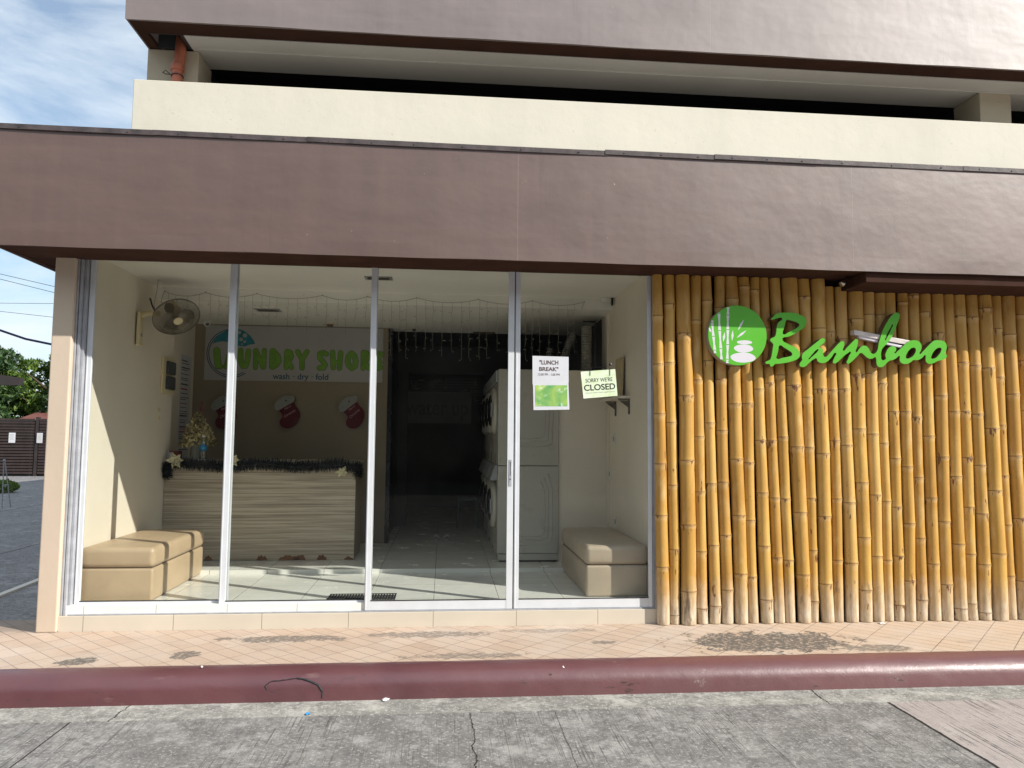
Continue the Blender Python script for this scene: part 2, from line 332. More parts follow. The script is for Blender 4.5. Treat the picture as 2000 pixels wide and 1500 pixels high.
def laminate():
    t = NT('striped_laminate')
    n = t.noise(1.0, 5, 0.65, vec=t.coord((1.1, 1, 70)), dist=0.35)
    m = t.noise(1.0, 3, 0.6, vec=t.coord((0.8, 1, 22)))
    c = t.mix(t.rng(n, 0.40, 0.62), (0.235, 0.19, 0.14), (0.56, 0.48, 0.37))
    c = t.mix(t.rng(m, 0.3, 0.7, 0, 0.35), c, (0.60, 0.51, 0.385))
    return t.fin(c, 0.45, t.bump(n, 0.2, 0.002))
M['laminate'] = laminate()
def bamboo_mat():
    t = NT('varnished_bamboo')
    oi = t.n('ObjectInfo').outputs['Random']
    off = t.n('CombineXYZ', {0: t.math('MULTIPLY', oi, 37), 1: t.math('MULTIPLY', oi, 17), 2: t.math('MULTIPLY', oi, 91)}).outputs[0]
    p = t.n('VectorMath', {0: t.tc.outputs['Object'], 1: off}, operation='ADD').outputs[0]
    def nz(sc_, scale, det=4, rg=0.6): return t.noise(scale, det, rg, vec=t.n('Mapping', {'Vector': p, 'Scale': sc_}).outputs[0])
    x, y, z = t.sep()[:3]
    at = t.n('Attribute', attribute_name='node_wear').outputs['Color']
    ar, ag, ab = t.n('SeparateColor', {0: at}).outputs[:3]
    c = t.mix(t.rng(nz((1, 1, 0.3), 6), 0.3, 0.7), (0.43, 0.225, 0.042), (0.60, 0.37, 0.095))
    c = t.mix(t.rng(oi, 0, 0.5, 0.45, 0), c, (0.66, 0.43, 0.16))
    c = t.mix(t.rng(oi, 0.6, 1, 0, 0.45), c, (0.36, 0.17, 0.035))
    c = t.mix(t.rng(nz((30, 30, 1.2), 2.2), 0.52, 0.75, 0, 0.40), c, (0.36, 0.18, 0.035))
    c = t.mix(t.rng(nz((3, 3, 1.0), 3), 0.55, 0.75, 0, 0.5), c, (0.66, 0.49, 0.24))
    # pale waxy band under each node and dry, faded feet
    c = t.mix(t.math('MULTIPLY', ag, 0.40), c, (0.66, 0.46, 0.22))
    foot = t.math('MULTIPLY', t.rng(t.math('ADD', z, t.math('MULTIPLY', t.math('SUBTRACT', nz((2, 2, 2), 4), 0.5), 0.35)), 0.42, 0.08), 0.85)
    c = t.mix(foot, c, t.mix(t.rng(nz((8, 8, 1.5), 4), 0.35, 0.65), (0.40, 0.31, 0.20), (0.66, 0.58, 0.47)))
    # brown scars, mostly near the nodes
    sn = t.math('ADD', nz((26, 26, 6.0), 1.0, 3), t.math('MULTIPLY', ab, 0.13))
    c = t.mix(t.rng(sn, 0.700, 0.735, 0, 0.9), c, (0.14, 0.055, 0.022))
    c = t.mix(t.rng(nz((1, 1, 0.7), 110, 2), 0.71, 0.75, 0, 0.7), c, (0.16, 0.07, 0.02))
    mould = t.math('MULTIPLY', t.rng(z, 0.50, 0.22), t.rng(nz((6, 6, 2), 2.2, 5), 0.60, 0.70))
    c = t.mix(t.math('MULTIPLY', mould, 0.7), c, (0.08, 0.06, 0.045))
    c = t.mix(t.math('MULTIPLY', ar, 0.9), c, (0.15, 0.075, 0.028))
    h = t.math('ADD', t.math('MULTIPLY', nz((40, 40, 1), 2), 0.5), t.math('MULTIPLY', nz((5, 5, 2), 3), 0.8))
    return t.fin(c, t.rng(nz((4, 4, 1), 4), 0.3, 0.7, 0.33, 0.5), t.bump(h, 0.3, 0.003), Specular_IOR_Level=0.45)
M['bamboo'] = bamboo_mat()
def green_photo(name, a, b, w):
    t = NT(name)
    n = t.noise(7, 4, 0.5, dist=0.6); m = t.noise(16, 5, 0.6, dist=1.2)
    c = t.mix(t.rng(n, 0.35, 0.65), a, b)
    c = t.mix(t.rng(m, 0.55, 0.7, 0, 0.75), c, w)
    return t.fin(c, 0.35)
M['notice_green'] = green_photo('green_leaf_notice_print', (0.12, 0.36, 0.12), (0.40, 0.56, 0.13), (0.70, 0.82, 0.62))
M['closed_bg'] = green_photo('pale_green_card_print', (0.66, 0.76, 0.50), (0.74, 0.84, 0.66), (0.50, 0.66, 0.33))

# ------------------------------------------------------------------ mesh building
ORG = {}
class MB:
    def __init__(s): s.v = []; s.f = []; s.c = []
    def add(s, vs, fs):
        o = len(s.v); s.v += [tuple(p) for p in vs]; s.f += [tuple(i+o for i in f) for f in fs]; return s
    def box(s, x0, x1, y0, y1, z0, z1):
        return s.add([(x0, y0, z0), (x1, y0, z0), (x1, y1, z0), (x0, y1, z0), (x0, y0, z1), (x1, y0, z1), (x1, y1, z1), (x0, y1, z1)],
                     [(0, 3, 2, 1), (4, 5, 6, 7), (0, 1, 5, 4), (1, 2, 6, 5), (2, 3, 7, 6), (3, 0, 4, 7)])
    def hexa(s, p): return s.add(p, [(0, 3, 2, 1), (4, 5, 6, 7), (0, 1, 5, 4), (1, 2, 6, 5), (2, 3, 7, 6), (3, 0, 4, 7)])
    def prism_xz(s, pts, y0, y1):      # polygon in X,Z extruded along Y
        n = len(pts); vs = [(x, y0, z) for x, z in pts]+[(x, y1, z) for x, z in pts]
        fs = [tuple(range(n)), tuple(range(2*n-1, n-1, -1))]+[(i, i+n, (i+1) % n+n, (i+1) % n) for i in range(n)]
        return s.add(vs, fs)
    def extr_x(s, pts, x0, x1, n=1, jit=0):       # profile in Y,Z swept along X
        k = len(pts); o = len(s.v)
        for i in range(n+1):
            x = x0+(x1-x0)*i/n
            for (y, z) in pts:
                j = (random.uniform(-jit, jit), random.uniform(-jit, jit)) if jit else (0, 0)
                s.v.append((x, y+j[0], z+j[1]))
        for i in range(n):
            for q in range(k-1):
                a = o+i*k+q; s.f.append((a, a+1, a+k+1, a+k))
        return s
    def tube(s, pts, r, n=8, cap=True):
        pts = [Vector(p) for p in pts]; o = len(s.v)
        rr = r if isinstance(r, (list, tuple)) else [r]*len(pts)
        up = None
        for i, p in enumerate(pts):
            t = (pts[min(i+1, len(pts)-1)]-pts[max(i-1, 0)]).normalized()
            if up is None:
                up = Vector((0, 0, 1)) if abs(t.z) < 0.9 else Vector((1, 0, 0))
            a = t.cross(up).normalized(); b = a.cross(t).normalized(); up = b
            for k in range(n):
                g = 2*math.pi*k/n; s.v.append(tuple(p+(a*math.cos(g)+b*math.sin(g))*rr[i]))
        for i in range(len(pts)-1):
            for k in range(n):
                a_ = o+i*n+k; b_ = o+i*n+(k+1) % n; s.f.append((a_, b_, b_+n, a_+n))
        if cap:
            s.f.append(tuple(o+k for k in range(n-1, -1, -1))); e = o+(len(pts)-1)*n; s.f.append(tuple(e+k for k in range(n)))
        return s
    def lathe(s, c, ax, prof, n=24):   # prof: (radius, distance along axis)
        c = Vector(c); ax = Vector(ax).normalized(); q = Vector((0, 0, 1)) if abs(ax.z) < 0.9 else Vector((1, 0, 0))
        a = ax.cross(q).normalized(); b = a.cross(ax).normalized(); o = len(s.v)
        for (r, h) in prof:
            for k in range(n):
                g = 2*math.pi*k/n; s.v.append(tuple(c+ax*h+(a*math.cos(g)+b*math.sin(g))*r))
        for i in range(len(prof)-1):
            for k in range(n):
                u = o+i*n+k; w = o+i*n+(k+1) % n; s.f.append((u, w, w+n, u+n))
        s.f.append(tuple(o+k for k in range(n-1, -1, -1))); e = o+(len(prof)-1)*n; s.f.append(tuple(e+k for k in range(n)))
        return s
    def capsule_xz(s, a, b, w, y, th, n=10):      # flat rounded stroke on a plane of constant Y
        a = Vector((a[0], a[1])); b = Vector((b[0], b[1])); d = b-a; g = math.atan2(d.y, d.x)
        pts = [(b.x+w*math.cos(g-math.pi/2+math.pi*k/n), b.y+w*math.sin(g-math.pi/2+math.pi*k/n)) for k in range(n+1)]
        pts += [(a.x+w*math.cos(g+math.pi/2+math.pi*k/n), a.y+w*math.sin(g+math.pi/2+math.pi*k/n)) for k in range(n+1)]
        return s.prism_xz(pts, y-th, y)
    def build(s, name, m, parent=None, org=None, smooth=False, bevel=0, seg=2):
        o = Vector(org) if org is not None else (ORG[parent.name] if parent is not None else Vector((0, 0, 0)))
        me = bpy.data.meshes.new(name); me.from_pydata([tuple(Vector(p)-o) for p in s.v], [], s.f); me.materials.append(m)
        me.validate()
        import bmesh
        bm = bmesh.new(); bm.from_mesh(me); bmesh.ops.recalc_face_normals(bm, faces=bm.faces); bm.to_mesh(me); bm.free()
        if smooth:
            for p in me.polygons: p.use_smooth = True
        ob = bpy.data.objects.new(name, me); COL.objects.link(ob)
        if parent is not None: ob.parent = parent
        else: ob.location = o
        ORG[ob.name] = o
        if bevel:
            md = ob.modifiers.new('bevel', 'BEVEL'); md.width = bevel; md.segments = seg; md.limit_method = 'ANGLE'; md.angle_limit = math.radians(40)
        return ob
def tag(o, label=None, cat=None, group=None, kind=None):
    if label: o['label'] = label
    if cat: o['category'] = cat
    if group: o['group'] = group
    if kind: o['kind'] = kind
    return o
def thing(name, label, cat, loc, group=None):
    e = bpy.data.objects.new(name, None); COL.objects.link(e); e.location = loc; e.empty_display_size = 0.1
    ORG[e.name] = Vector(loc); return tag(e, label, cat, group)
def struct(name, mb, m, **kw): return tag(mb.build(name, m, **kw), kind='structure')
def copy_tree(o, parent=None):
    c = o.copy(); COL.objects.link(c); ORG[c.name] = ORG[o.name]
    if parent is not None: c.parent = parent
    for ch in [k for k in bpy.data.objects if k.parent == o]: copy_tree(ch, c)
    return c
def curve_mesh(cu, name, m, parent, fn, smooth=False):
    ob = bpy.data.objects.new('tmp', cu); COL.objects.link(ob)
    bpy.context.view_layer.update(); dg = bpy.context.evaluated_depsgraph_get()
    me = bpy.data.meshes.new_from_object(ob.evaluated_get(dg)); bpy.data.objects.remove(ob)
    o = ORG[parent.name]
    for v in me.vertices: v.co = Vector(fn(v.co))-o
    me.name = name; me.materials.clear(); me.materials.append(m); me.update()
    r = bpy.data.objects.new(name, me); COL.objects.link(r); r.parent = parent; ORG[r.name] = o
    return r
def shape(name, loops, y0, y1, m, parent, smooth=True):
    """closed outlines (X,Z) with holes, solid from y0 to y1"""
    cu = bpy.data.curves.new('c', 'CURVE'); cu.dimensions = '2D'; cu.fill_mode = 'BOTH'; cu.extrude = abs(y1-y0)/2
    for lp in loops:
        if smooth:
            sp = cu.splines.new('BEZIER'); sp.bezier_points.add(len(lp)-1)
            for bp, p in zip(sp.bezier_points, lp):
                bp.co = (p[0], p[1], 0); bp.handle_left_type = bp.handle_right_type = 'AUTO'
            sp.resolution_u = 4
        else:
            sp = cu.splines.new('POLY'); sp.points.add(len(lp)-1)
            for bp, p in zip(sp.points, lp): bp.co = (p[0], p[1], 0, 1)
        sp.use_cyclic_u = True
    ym = (y0+y1)/2
    return curve_mesh(cu, name, m, parent, lambda v: (v.x, ym-v.z, v.y))
def text(name, body, x0, x1, z0, z1, y, m, parent, bold=0.0, th=0.0008, rot=0.0, keep=False, shear=0.0, fn=None):
    """lettering fitted to the rectangle x0..x1, z0..z1 on the plane Y=y, facing the street"""
    cu = bpy.data.curves.new('t', 'FONT'); cu.body = body; cu.size = 1; cu.extrude = 0.0; cu.offset = bold; cu.shear = shear
    ob = bpy.data.objects.new('tmp', cu); COL.objects.link(ob)
    bpy.context.view_layer.update(); dg = bpy.context.evaluated_depsgraph_get()
    me = bpy.data.meshes.new_from_object(ob.evaluated_get(dg)); bpy.data.objects.remove(ob)
    xs = [v.co.x for v in me.vertices]; ys = [v.co.y for v in me.vertices]
    a, b, c, d = min(xs), max(xs), min(ys), max(ys)
    sx = (x1-x0)/(b-a); sz = (z1-z0)/(d-c)
    if keep: sz = sx
    o = ORG[parent.name]; cx, cz = (x0+x1)/2, (z0+z1)/2; cr_, sr_ = math.cos(rot), math.sin(rot)
    for v in me.vertices:
        px = (v.co.x-(a+b)/2)*sx; pz = (v.co.y-(c+d)/2)*sz
        q = (cx+px*cr_-pz*sr_, y-th, cz+px*sr_+pz*cr_)
        if fn: q = fn(q)
        v.co = Vector(q)-o
    me.materials.clear(); me.materials.append(m); me.update()
    r = bpy.data.objects.new(name, me); COL.objects.link(r); r.parent = parent; ORG[r.name] = o
    return r

# ================================================================== SETTING
ZR = -0.18                                            # road level
KY0, KY1, GY = -1.03, -1.27, -1.535
struct('ground', MB().add([(-900, -900, -0.5), (900, -900, -0.5), (900, 900, -0.5), (-900, 900, -0.5)], [(0, 1, 2, 3)]), M['ground'])
struct('road', MB().box(-90, 90, -60, GY, -0.4, ZR), M['road'])
struct('gutter', MB().box(-90, 90, GY, KY1+0.05, -0.4, ZR+0.003), M['gutter'])
struct('pavement', MB().box(-90, 60, KY0-0.1, 0.40, -0.4, 0.0), M['pavement'])
prof = [(KY0+0.004, -0.30), (KY0+0.004, 0.004), (KY0-0.02, 0.010), (KY0-0.06, 0.012)]
for i in range(9):
    a = math.pi/2*i/8*0.94; prof.append((KY0-0.075-0.150*math.sin(a), 0.012-0.120*(1-math.cos(a))))
prof += [(KY0-0.232, -0.14), (KY0-0.238, ZR-0.01), (KY0-0.240, -0.35)]
random.seed(3)
kb = MB().extr_x(prof, -14, 16, 300, 0.0018)
struct('kerb', kb, M['kerb'], smooth=True)
struct('alley', MB().box(-90, -3.2, 0.40, 90, -0.45, -0.05), M['alley'])

# the crack where the kerb was patched: an irregular ridge lying on the kerb face
def kerb_surf(y):
    for (a, b) in zip(prof[2:-1], prof[3:]):
        if b[0] <= y <= a[0] and a[0] != b[0]: return a[1]+(b[1]-a[1])*(a[0]-y)/(a[0]-b[0])
    return ZR
cp = [(522, 1348), (518, 1340), (530, 1331), (545, 1330), (560, 1328), (580, 1325), (590, 1326), (606, 1331), (622, 1338), (630, 1350), (629, 1364)]
cpts = []
for (px, py) in cp:
    q = atZ(px, py, 0.10)
    for k_ in range(400):                  # walk down the kerb profile to where this measured point lies
        yy_ = KY0-0.237+k_*0.0006; q = atY(px, py, yy_)
        if q.z < kerb_surf(yy_)+0.002: break
    q = q+Vector((0, -0.002, 0.002))
    cpts.append(q)
crk = MB()
for i in range(len(cpts)-1):
    crk.tube([cpts[i], (cpts[i]+cpts[i+1])/2+Vector((0, 0.0, random.uniform(-.002, .003))), cpts[i+1]], [0.003+0.003*(4 < i < 9), 0.0035+0.004*(4 < i < 9), 0.003+0.003*(4 < i < 9)], 5)
tag(crk.build('kerb_crack', M['rubber'], org=cpts[0]), 'black jagged crack around a patch in the maroon kerb', 'crack')

# ================================================================== BUILDING
B = thing('building', 'cream building with brown metal fascias over the glazed laundry shopfront', 'building', (-3.28, 0, 0))
XL, XR = -3.28, 22.0
MB().box(-3.275, -3.112, -0.06, 0.2, 0.0, 3.10).build('corner_pillar', M['peach'], B, bevel=0.012, seg=3)
MB().box(-3.112, 1.885, -0.035, 0.2, -0.1, 0.125).build('tiled_sill', M['sill_tile'], B, bevel=0.003)
MB().box(-3.28, -3.06, 0.2, 2.13, -0.1, 3.45).build('side_wall', M['in_wall'], B)
MB().box(-3.281, -3.22, 2.13, 22, -0.1, 3.45).build('rear_side_wall', M['in_wall'], B)
MB().box(-3.22, -0.75, 3.3, 3.45, 0.1, 3.3).build('back_wall', M['back_wall'], B)
MB().box(1.862, 1.99, 0.02, 2.15, 0.1, 3.45).build('right_wall', M['in_wall'], B)
MB().box(1.864, 1.99, 2.15, 9, 0.1, 3.45).build('rear_right_wall', M['dark_wall'], B)  # same wall, unlit this deep; the shade is put into its colour
MB().box(-3.3, 1.9, 0.1, 1.56, 3.176, 3.3).build('ceiling', M['ceil'], B)
MB().box(-3.3, 1.9, 1.56, 3.62, 3.05, 3.32).build('dropped_ceiling', M['ceil'], B)
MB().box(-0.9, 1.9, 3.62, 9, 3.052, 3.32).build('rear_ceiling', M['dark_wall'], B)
MB().box(1.28, 1.862, 1.79, 1.84, 0.23, 2.385).build('partition', M['in_wall'], B)
# the dim rear room
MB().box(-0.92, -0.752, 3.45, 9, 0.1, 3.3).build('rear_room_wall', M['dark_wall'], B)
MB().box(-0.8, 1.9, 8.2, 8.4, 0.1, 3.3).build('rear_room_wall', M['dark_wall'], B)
hd = MB().box(-0.75, 1.86, 5.2, 5.27, 2.62, 3.05).box(-0.75, -0.58, 5.2, 5.27, 0.24, 2.62).box(0.62, 0.72, 5.2, 5.27, 0.24, 2.62)
hd.build('inner_door_frame', M['dark_wall'], B)
jb = MB().box(-0.752, -0.70, 3.29, 3.46, 0.24, 3.04).build('door_jamb', M['dark_glossy'], B)
sl = MB()
for i in range(9): sl.box(-0.58, 0.62, 5.6, 5.62, 2.56-i*0.045-0.03, 2.56-i*0.045)
sl.build('roller_blind', M['dark_glossy'], B)
struct('floor', MB().box(-3.2, 1.9, 0.0, 1.40, -0.1, 0.20), M['floor'])
struct('raised_floor', MB().box(-3.22, 1.9, 1.40, 9, -0.1, 0.24), M['floor'])
# canopy
FY = -0.55
def wav(x): return 0.006*math.sin(x*1.7+0.5)+0.004*math.sin(x*4.1)
fa = MB(); n = 120; xs = [-3.515+(XR+3.515)*i/n for i in range(n+1)]
def panel(mb, x0, x1, n, y, z0, z1, nz, amp, th):
    o = len(mb.v)
    for i in range(n+1):
        for j in range(nz+1):
            x = x0+(x1-x0)*i/n; z = z0+(z1-z0)*j/nz
            e = 0 if j in (0,) else 1
            mb.v.append((x, y+amp*e*(math.sin(x*2.3+z*2)+math.sin(x*5.1-z*3.7)*0.6), z+(0.002*math.sin(x*2.9)+0.0015*math.sin(x*7.3) if j == 0 else 0)))
    for i in range(n):
        for j in range(nz):
            a = o+i*(nz+1)+j; mb.f.append((a, a+nz+1, a+nz+2, a+1))
panel(fa, -3.515, 12, 160, FY, 3.062, 3.99, 8, 0.0022, 0)
fa.box(-3.515, 12, FY+0.006, FY+0.03, 3.066, 3.985)
fa.box(-3.515, -3.50, FY+0.03, 20, 3.066, 3.985)
fas = fa.build('canopy_fascia', M['fascia'], B, smooth=False)
random.seed(11)
cpx = -3.54
while cpx < 9:
    w = random.uniform(0.9, 1.6); dz = random.uniform(-0.004, 0.004); yy = FY-0.012-random.uniform(0, 0.006)
    m = MB().hexa([(cpx, yy, 3.982+dz), (cpx+w, yy+0.003, 3.978+dz), (cpx+w, FY+0.2, 3.978), (cpx, FY+0.2, 3.982), (cpx, yy, 4.022+dz), (cpx+w, yy+0.003, 4.020+dz), (cpx+w, FY+0.2, 4.03), (cpx, FY+0.2, 4.03)])
    for k in range(3):
        sx = cpx+w*(k+0.5)/3; m.lathe((sx, yy-0.004, 3.997+dz), (0, 1, 0), [(0.005, 0), (0.006, 0.006)], 6)
    m.build('cap_flashing', M['cap'], fas)
    cpx += w-0.02
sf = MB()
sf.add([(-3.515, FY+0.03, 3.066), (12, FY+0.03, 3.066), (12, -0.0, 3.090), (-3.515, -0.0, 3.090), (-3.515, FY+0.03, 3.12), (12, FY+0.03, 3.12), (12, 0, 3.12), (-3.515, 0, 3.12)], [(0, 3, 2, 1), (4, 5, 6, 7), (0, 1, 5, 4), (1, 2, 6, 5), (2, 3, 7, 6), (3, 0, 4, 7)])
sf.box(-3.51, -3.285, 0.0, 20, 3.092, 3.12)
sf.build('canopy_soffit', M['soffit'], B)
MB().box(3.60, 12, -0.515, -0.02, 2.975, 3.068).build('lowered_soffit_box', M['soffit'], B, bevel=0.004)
MB().box(-3.5, XR, -0.50, 0.35, 3.93, 3.975).build('canopy_roof', M['concrete_dark'], B)  # unseen roof slab, added for its effect on the light
MB().box(-3.06, XR, -0.02, 0.0, 3.12, 3.93).build('canopy_backing', M['concrete_dark'], B)
MB().box(-3.28, XR, 0.0, 22, 3.47, 3.93).build('first_floor_slab', M['concrete_dark'], B)
# wall behind the bamboo
MB().box(1.89, XR, 0.0, 0.25, -0.1, 3.46).build('dark_cladding_board', M['bamboo_back'], B)
# upper storey
MB().box(-2.615, XR, -0.30, -0.12, 3.976, 4.556).build('parapet', M['cream'], B, bevel=0.006)
MB().box(-2.615, -2.45, -0.12, 20, 3.976, 4.556).build('side_parapet', M['cream'], B)
ZU = 4.96
uf = MB(); panel(uf, -2.62, 12, 160, -0.5, ZU, 7.2, 10, 0.0022, 0)
uf.box(-2.62, 12, -0.494, -0.47, ZU+0.005, 7.2); uf.box(-2.62, -2.606, -0.47, 20, ZU+0.005, 7.2)
uf.build('upper_fascia', M['fascia_up'], B)
us = MB().box(-2.604, 12, -0.468, -0.29, ZU+0.004, ZU+0.04).box(-2.604, -2.53, -0.29, 6, ZU+0.004, ZU+0.04)
us.build('upper_soffit_trim', M['soffit'], B)
rec = MB().box(-2.53, -2.26, -0.29, -0.27, ZU+0.01, ZU+0.25).box(-2.53, -2.26, -0.05, -0.03, ZU+0.01, ZU+0.25).box(-2.53, -2.26, -0.27, -0.05, ZU+0.2, ZU+0.25).box(-2.27, -2.24, -0.27, 0.3, ZU+0.01, ZU+0.2)
rec.build('drain_recess', M['concrete_dark'], B)
ub = MB().box(-2.235, XR, -0.285, -0.075, ZU+0.001, ZU+0.3)
ub.build('soffit_board', M['beam'], B)
MB().box(-2.20, XR, -0.083, -0.070, ZU-0.010, ZU).build('soffit_bead', M['beam'], B)
MB().box(-2.235, XR, -0.070, 0.287, ZU+0.004, ZU+0.3).build('edge_beam', M['beam'], B)
MB().box(-2.62, -2.19, -0.035, 0.32, 3.97, ZU+0.0).build('column', M['column'], B, bevel=0.006)
MB().box(5.065, 5.385, -0.066, 0.30, 3.97, ZU+0.0).build('column', M['column'], B, bevel=0.006)
MB().box(-2.6, XR, 5, 5.2, 3.93, 5.5).box(-2.6, XR, 0.29, 5, 5.35, 5.45).box(-2.6, -2.45, 0.3, 5, 4.56, 5.4).build('parking_deck_interior', M['concrete_dark'], B)  # unlit deck: its shade is put into near-black concrete
MB().box(-2.55, XR, 0.6, 22, 5.5, 9.5).build('upper_block', M['cream'], B)  # unseen mass, added at this height to shade the lane

# sliding glass panels: frame with pane (and lock) under it
def sliding(x0, x1, y, z0, sl_, sr_, lock=False, group=None):
    z1 = 3.16; f = MB(); th = 0.028; rb = 0.078
    f.box(x0, x0+sl_, y-th/2, y+th/2, z0, z1).box(x1-sr_, x1, y-th/2, y+th/2, z0, z1)
    f.box(x0+sl_, x1-sr_, y-th/2+0.002, y+th/2-0.002, z0, z0+rb).box(x0+sl_, x1-sr_, y-th/2+0.002, y+th/2-0.002, z1-0.05, z1)
    # slim lip on the stiles
    f.box(x0+0.006, x0+0.016, y-th/2-0.004, y-th/2, z0+0.001, z1-0.001)
    d = f.build('sliding_door', M['alu'], B, bevel=0.0025)
    tag(d, group=group)
    MB().box(x0+sl_-0.005, x1-sr_+0.005, y-0.003, y+0.003, z0+rb-0.005, z1-0.045).build('glass_pane', M['glass'], d)
    g = MB().box(x0+sl_, x1-sr_, y-th/2-0.001, y-0.003, z0+rb, z0+rb+0.006)
    g.build('glazing_gasket', M['rubber'], d)
    if lock:
        lx = x1-sr_/2
        MB().box(lx-0.012, lx+0.012, y-th/2-0.005, y-th/2, 1.19, 1.42).build('lock', M['alu_dark'], d, bevel=0.002)
        MB().lathe((lx, y-th/2-0.008, 1.25), (0, 1, 0), [(0.006, 0), (0.006, 0.002)], 10).box(lx-0.003, lx+0.003, y-th/2-0.0065, y-th/2-0.0055, 1.28, 1.40).build('keyhole', M['black'], d)
    return d
gp = 'glazed panels of the shopfront'
sliding(-3.045, -1.805, 0.075, 0.142, 0.045, 0.05, group=gp)
sliding(-1.868, -0.60, 0.036, 0.140, 0.055, 0.05, group=gp)
sliding(-0.655, 0.607, -0.003, 0.138, 0.05, 0.054, True, group=gp)
sliding(0.616, 1.848, 0.0, 0.138, 0.045, 0.035, group=gp)
fr = MB()
fr.box(-3.110, -3.096, -0.02, 0.11, 0.126, 3.16).box(-3.090, -3.072, -0.012, 0.11, 0.126, 3.16).box(-3.070, -3.050, 0.02, 0.11, 0.126, 3.16)
fr.box(1.852, 1.862, -0.02, 0.11, 0.126, 3.16).box(1.864, 1.884, -0.03, 0.11, 0.126, 3.16)
fr.box(-3.050, 1.850, -0.022, 0.11, 0.126, 0.136).box(-3.050, 1.850, 0.052, 0.056, 0.136, 0.16).box(-3.050, -0.66, 0.014, 0.018, 0.136, 0.155).box(-3.05, 1.85, 0.1, 0.108, 0.136, 0.17)
fr.build('door_frame', M['alu_mid'], B, bevel=0.002)
MB().box(-3.095, -3.091, 0.0, 0.012, 0.14, 3.14).build('frame_seal', M['rubber'], B)
MB().box(0.609, 0.614, -0.01, 0.012, 0.138, 3.16).build('frame_seal', M['rubber'], B)

# unseen building added across the street to darken the glass reflections
bb = thing('reflection_building', 'plain brown wall added across the street to darken reflections', 'building', (0, -24, ZR))
MB().box(-60, 60, -34, -24, -0.4, 9).build('wall', M['shop_wall'], bb)

# downpipe on the column
dp = thing('downpipe', 'orange drain pipe beside the upper column, tied with black wire', 'pipe', (-2.345, -0.085, 3.97))
MB().tube([(-2.345, -0.085, 3.975), (-2.345, -0.085, 4.78), (-2.335, -0.07, 4.86), (-2.33, -0.06, 5.1)], 0.045, 16, True).build('pipe', M['pipe_orange'], dp, smooth=True)
MB().lathe((-2.345, -0.085, 4.75), (0, 0, 1), [(0.046, 0), (0.056, 0.002), (0.056, 0.05), (0.046, 0.052)], 16).build('collar', M['pipe_orange'], dp)
w = MB(); w.tube([(-2.345+0.05*math.cos(a/10*2*math.pi), -0.085+0.05*math.sin(a/10*2*math.pi), 4.70+0.004*math.sin(a)) for a in range(11)], 0.005, 5)
w.tube([(-2.39, -0.12, 4.70), (-2.43, -0.13, 4.73), (-2.45, -0.12, 4.715)], 0.004, 5).tube([(-2.39, -0.12, 4.70), (-2.42, -0.14, 4.69), (-2.445, -0.15, 4.70)], 0.004, 5)
w.build('wire_tie', M['black'], dp)

# ================================================================== BAMBOO SCREEN
# measured edges: (top x0, x1) near y=555, (base x0, x1) near y=1205, node heights in the photo
BP = [
 (1275, 1293, 1281, 1306, [616, 711, 808, 906, 1007, 1108]), (1296, 1317, 1308, 1328, [593, 708, 825, 948, 1074, 1203]),
 (1320, 1346, 1331, 1360, [651, 773, 899, 1025, 1155]), (1348, 1368, 1361, 1382, [625, 742, 853, 961, 1078, 1190]),
 (1370, 1389, 1384.7, 1405.7, [586, 704, 826, 945, 1066, 1185]), (1393, 1412, 1409, 1432, [600, 741, 841, 942, 1046, 1153]),
 (1415, 1438, 1434.3, 1460, [583, 715, 789, 897, 1007, 1121]), (1440, 1462, 1462.7, 1482, [558, 680, 788, 904, 1017, 1128]),
 (1464, 1481, 1484.3, 1508.3, [565, 662, 760, 860, 963, 1067, 1172]), (1484, 1502, 1511, 1531.7, [640, 748, 861, 973, 1090]),
 (1504, 1524, 1534, 1554, [630, 732, 854, 975, 1095]), (1526, 1555, 1557, 1581, [620, 753, 873, 1001, 1123]),
 (1557, 1580, 1582.3, 1600, [578, 682, 776, 874, 974, 1076, 1176]), (1582, 1607, 1603.3, 1627.3, [641, 760, 886, 1009, 1141]),
 (1608, 1628, 1629.3, 1648.7, [648, 762, 861, 975, 1095]), (1630, 1651, 1651, 1675.3, [662, 760, 870, 982, 1100]),
 (1653, 1680, 1678, 1702, [623, 731, 838, 943, 1050, 1153]), (1683, 1704, 1704.3, 1726.7, [614, 729, 848, 967, 1087]),
 (1706, 1726, 1727.3, 1745.3, [614, 749, 866, 980, 1095]), (1727, 1748, 1746, 1765, [690, 804, 896, 991, 1087, 1183]),
 (1751, 1769, 1766.3, 1788.7, [589, 698, 804, 912, 1023, 1135]), (1771, 1791, 1790.7, 1811, [576, 690, 815, 933, 1052, 1173]),
 (1793, 1813, 1813.3, 1835.3, [609, 727, 852, 973, 1102]), (1815, 1836, 1837.3, 1861, [650, 773, 893, 1019, 1142]),
 (1838, 1857, 1863.3, 1887.3, [678, 804, 931, 1063, 1189]), (1860, 1882, 1888.7, 1909, [617, 708, 804, 894, 991, 1083, 1180]),
 (1885, 1905, 1911.3, 1934.3, [619, 714, 809, 909, 1004, 1103, 1197]), (1907, 1929, 1935.7, 1964, [602, 719, 837, 958, 1081]),
 (1931, 1951, 1965.3, 1984, [641, 737, 831, 930, 1026, 1126]), (1953, 1976, 1985.3, 2008, [653, 770, 891, 1013, 1135]),
 (1979, 1996, 2010, 2032, [614, 704, 802, 905, 1010, 1120]), (1998, 2020, 2034, 2057, [590, 700, 812, 930, 1045, 1160])]
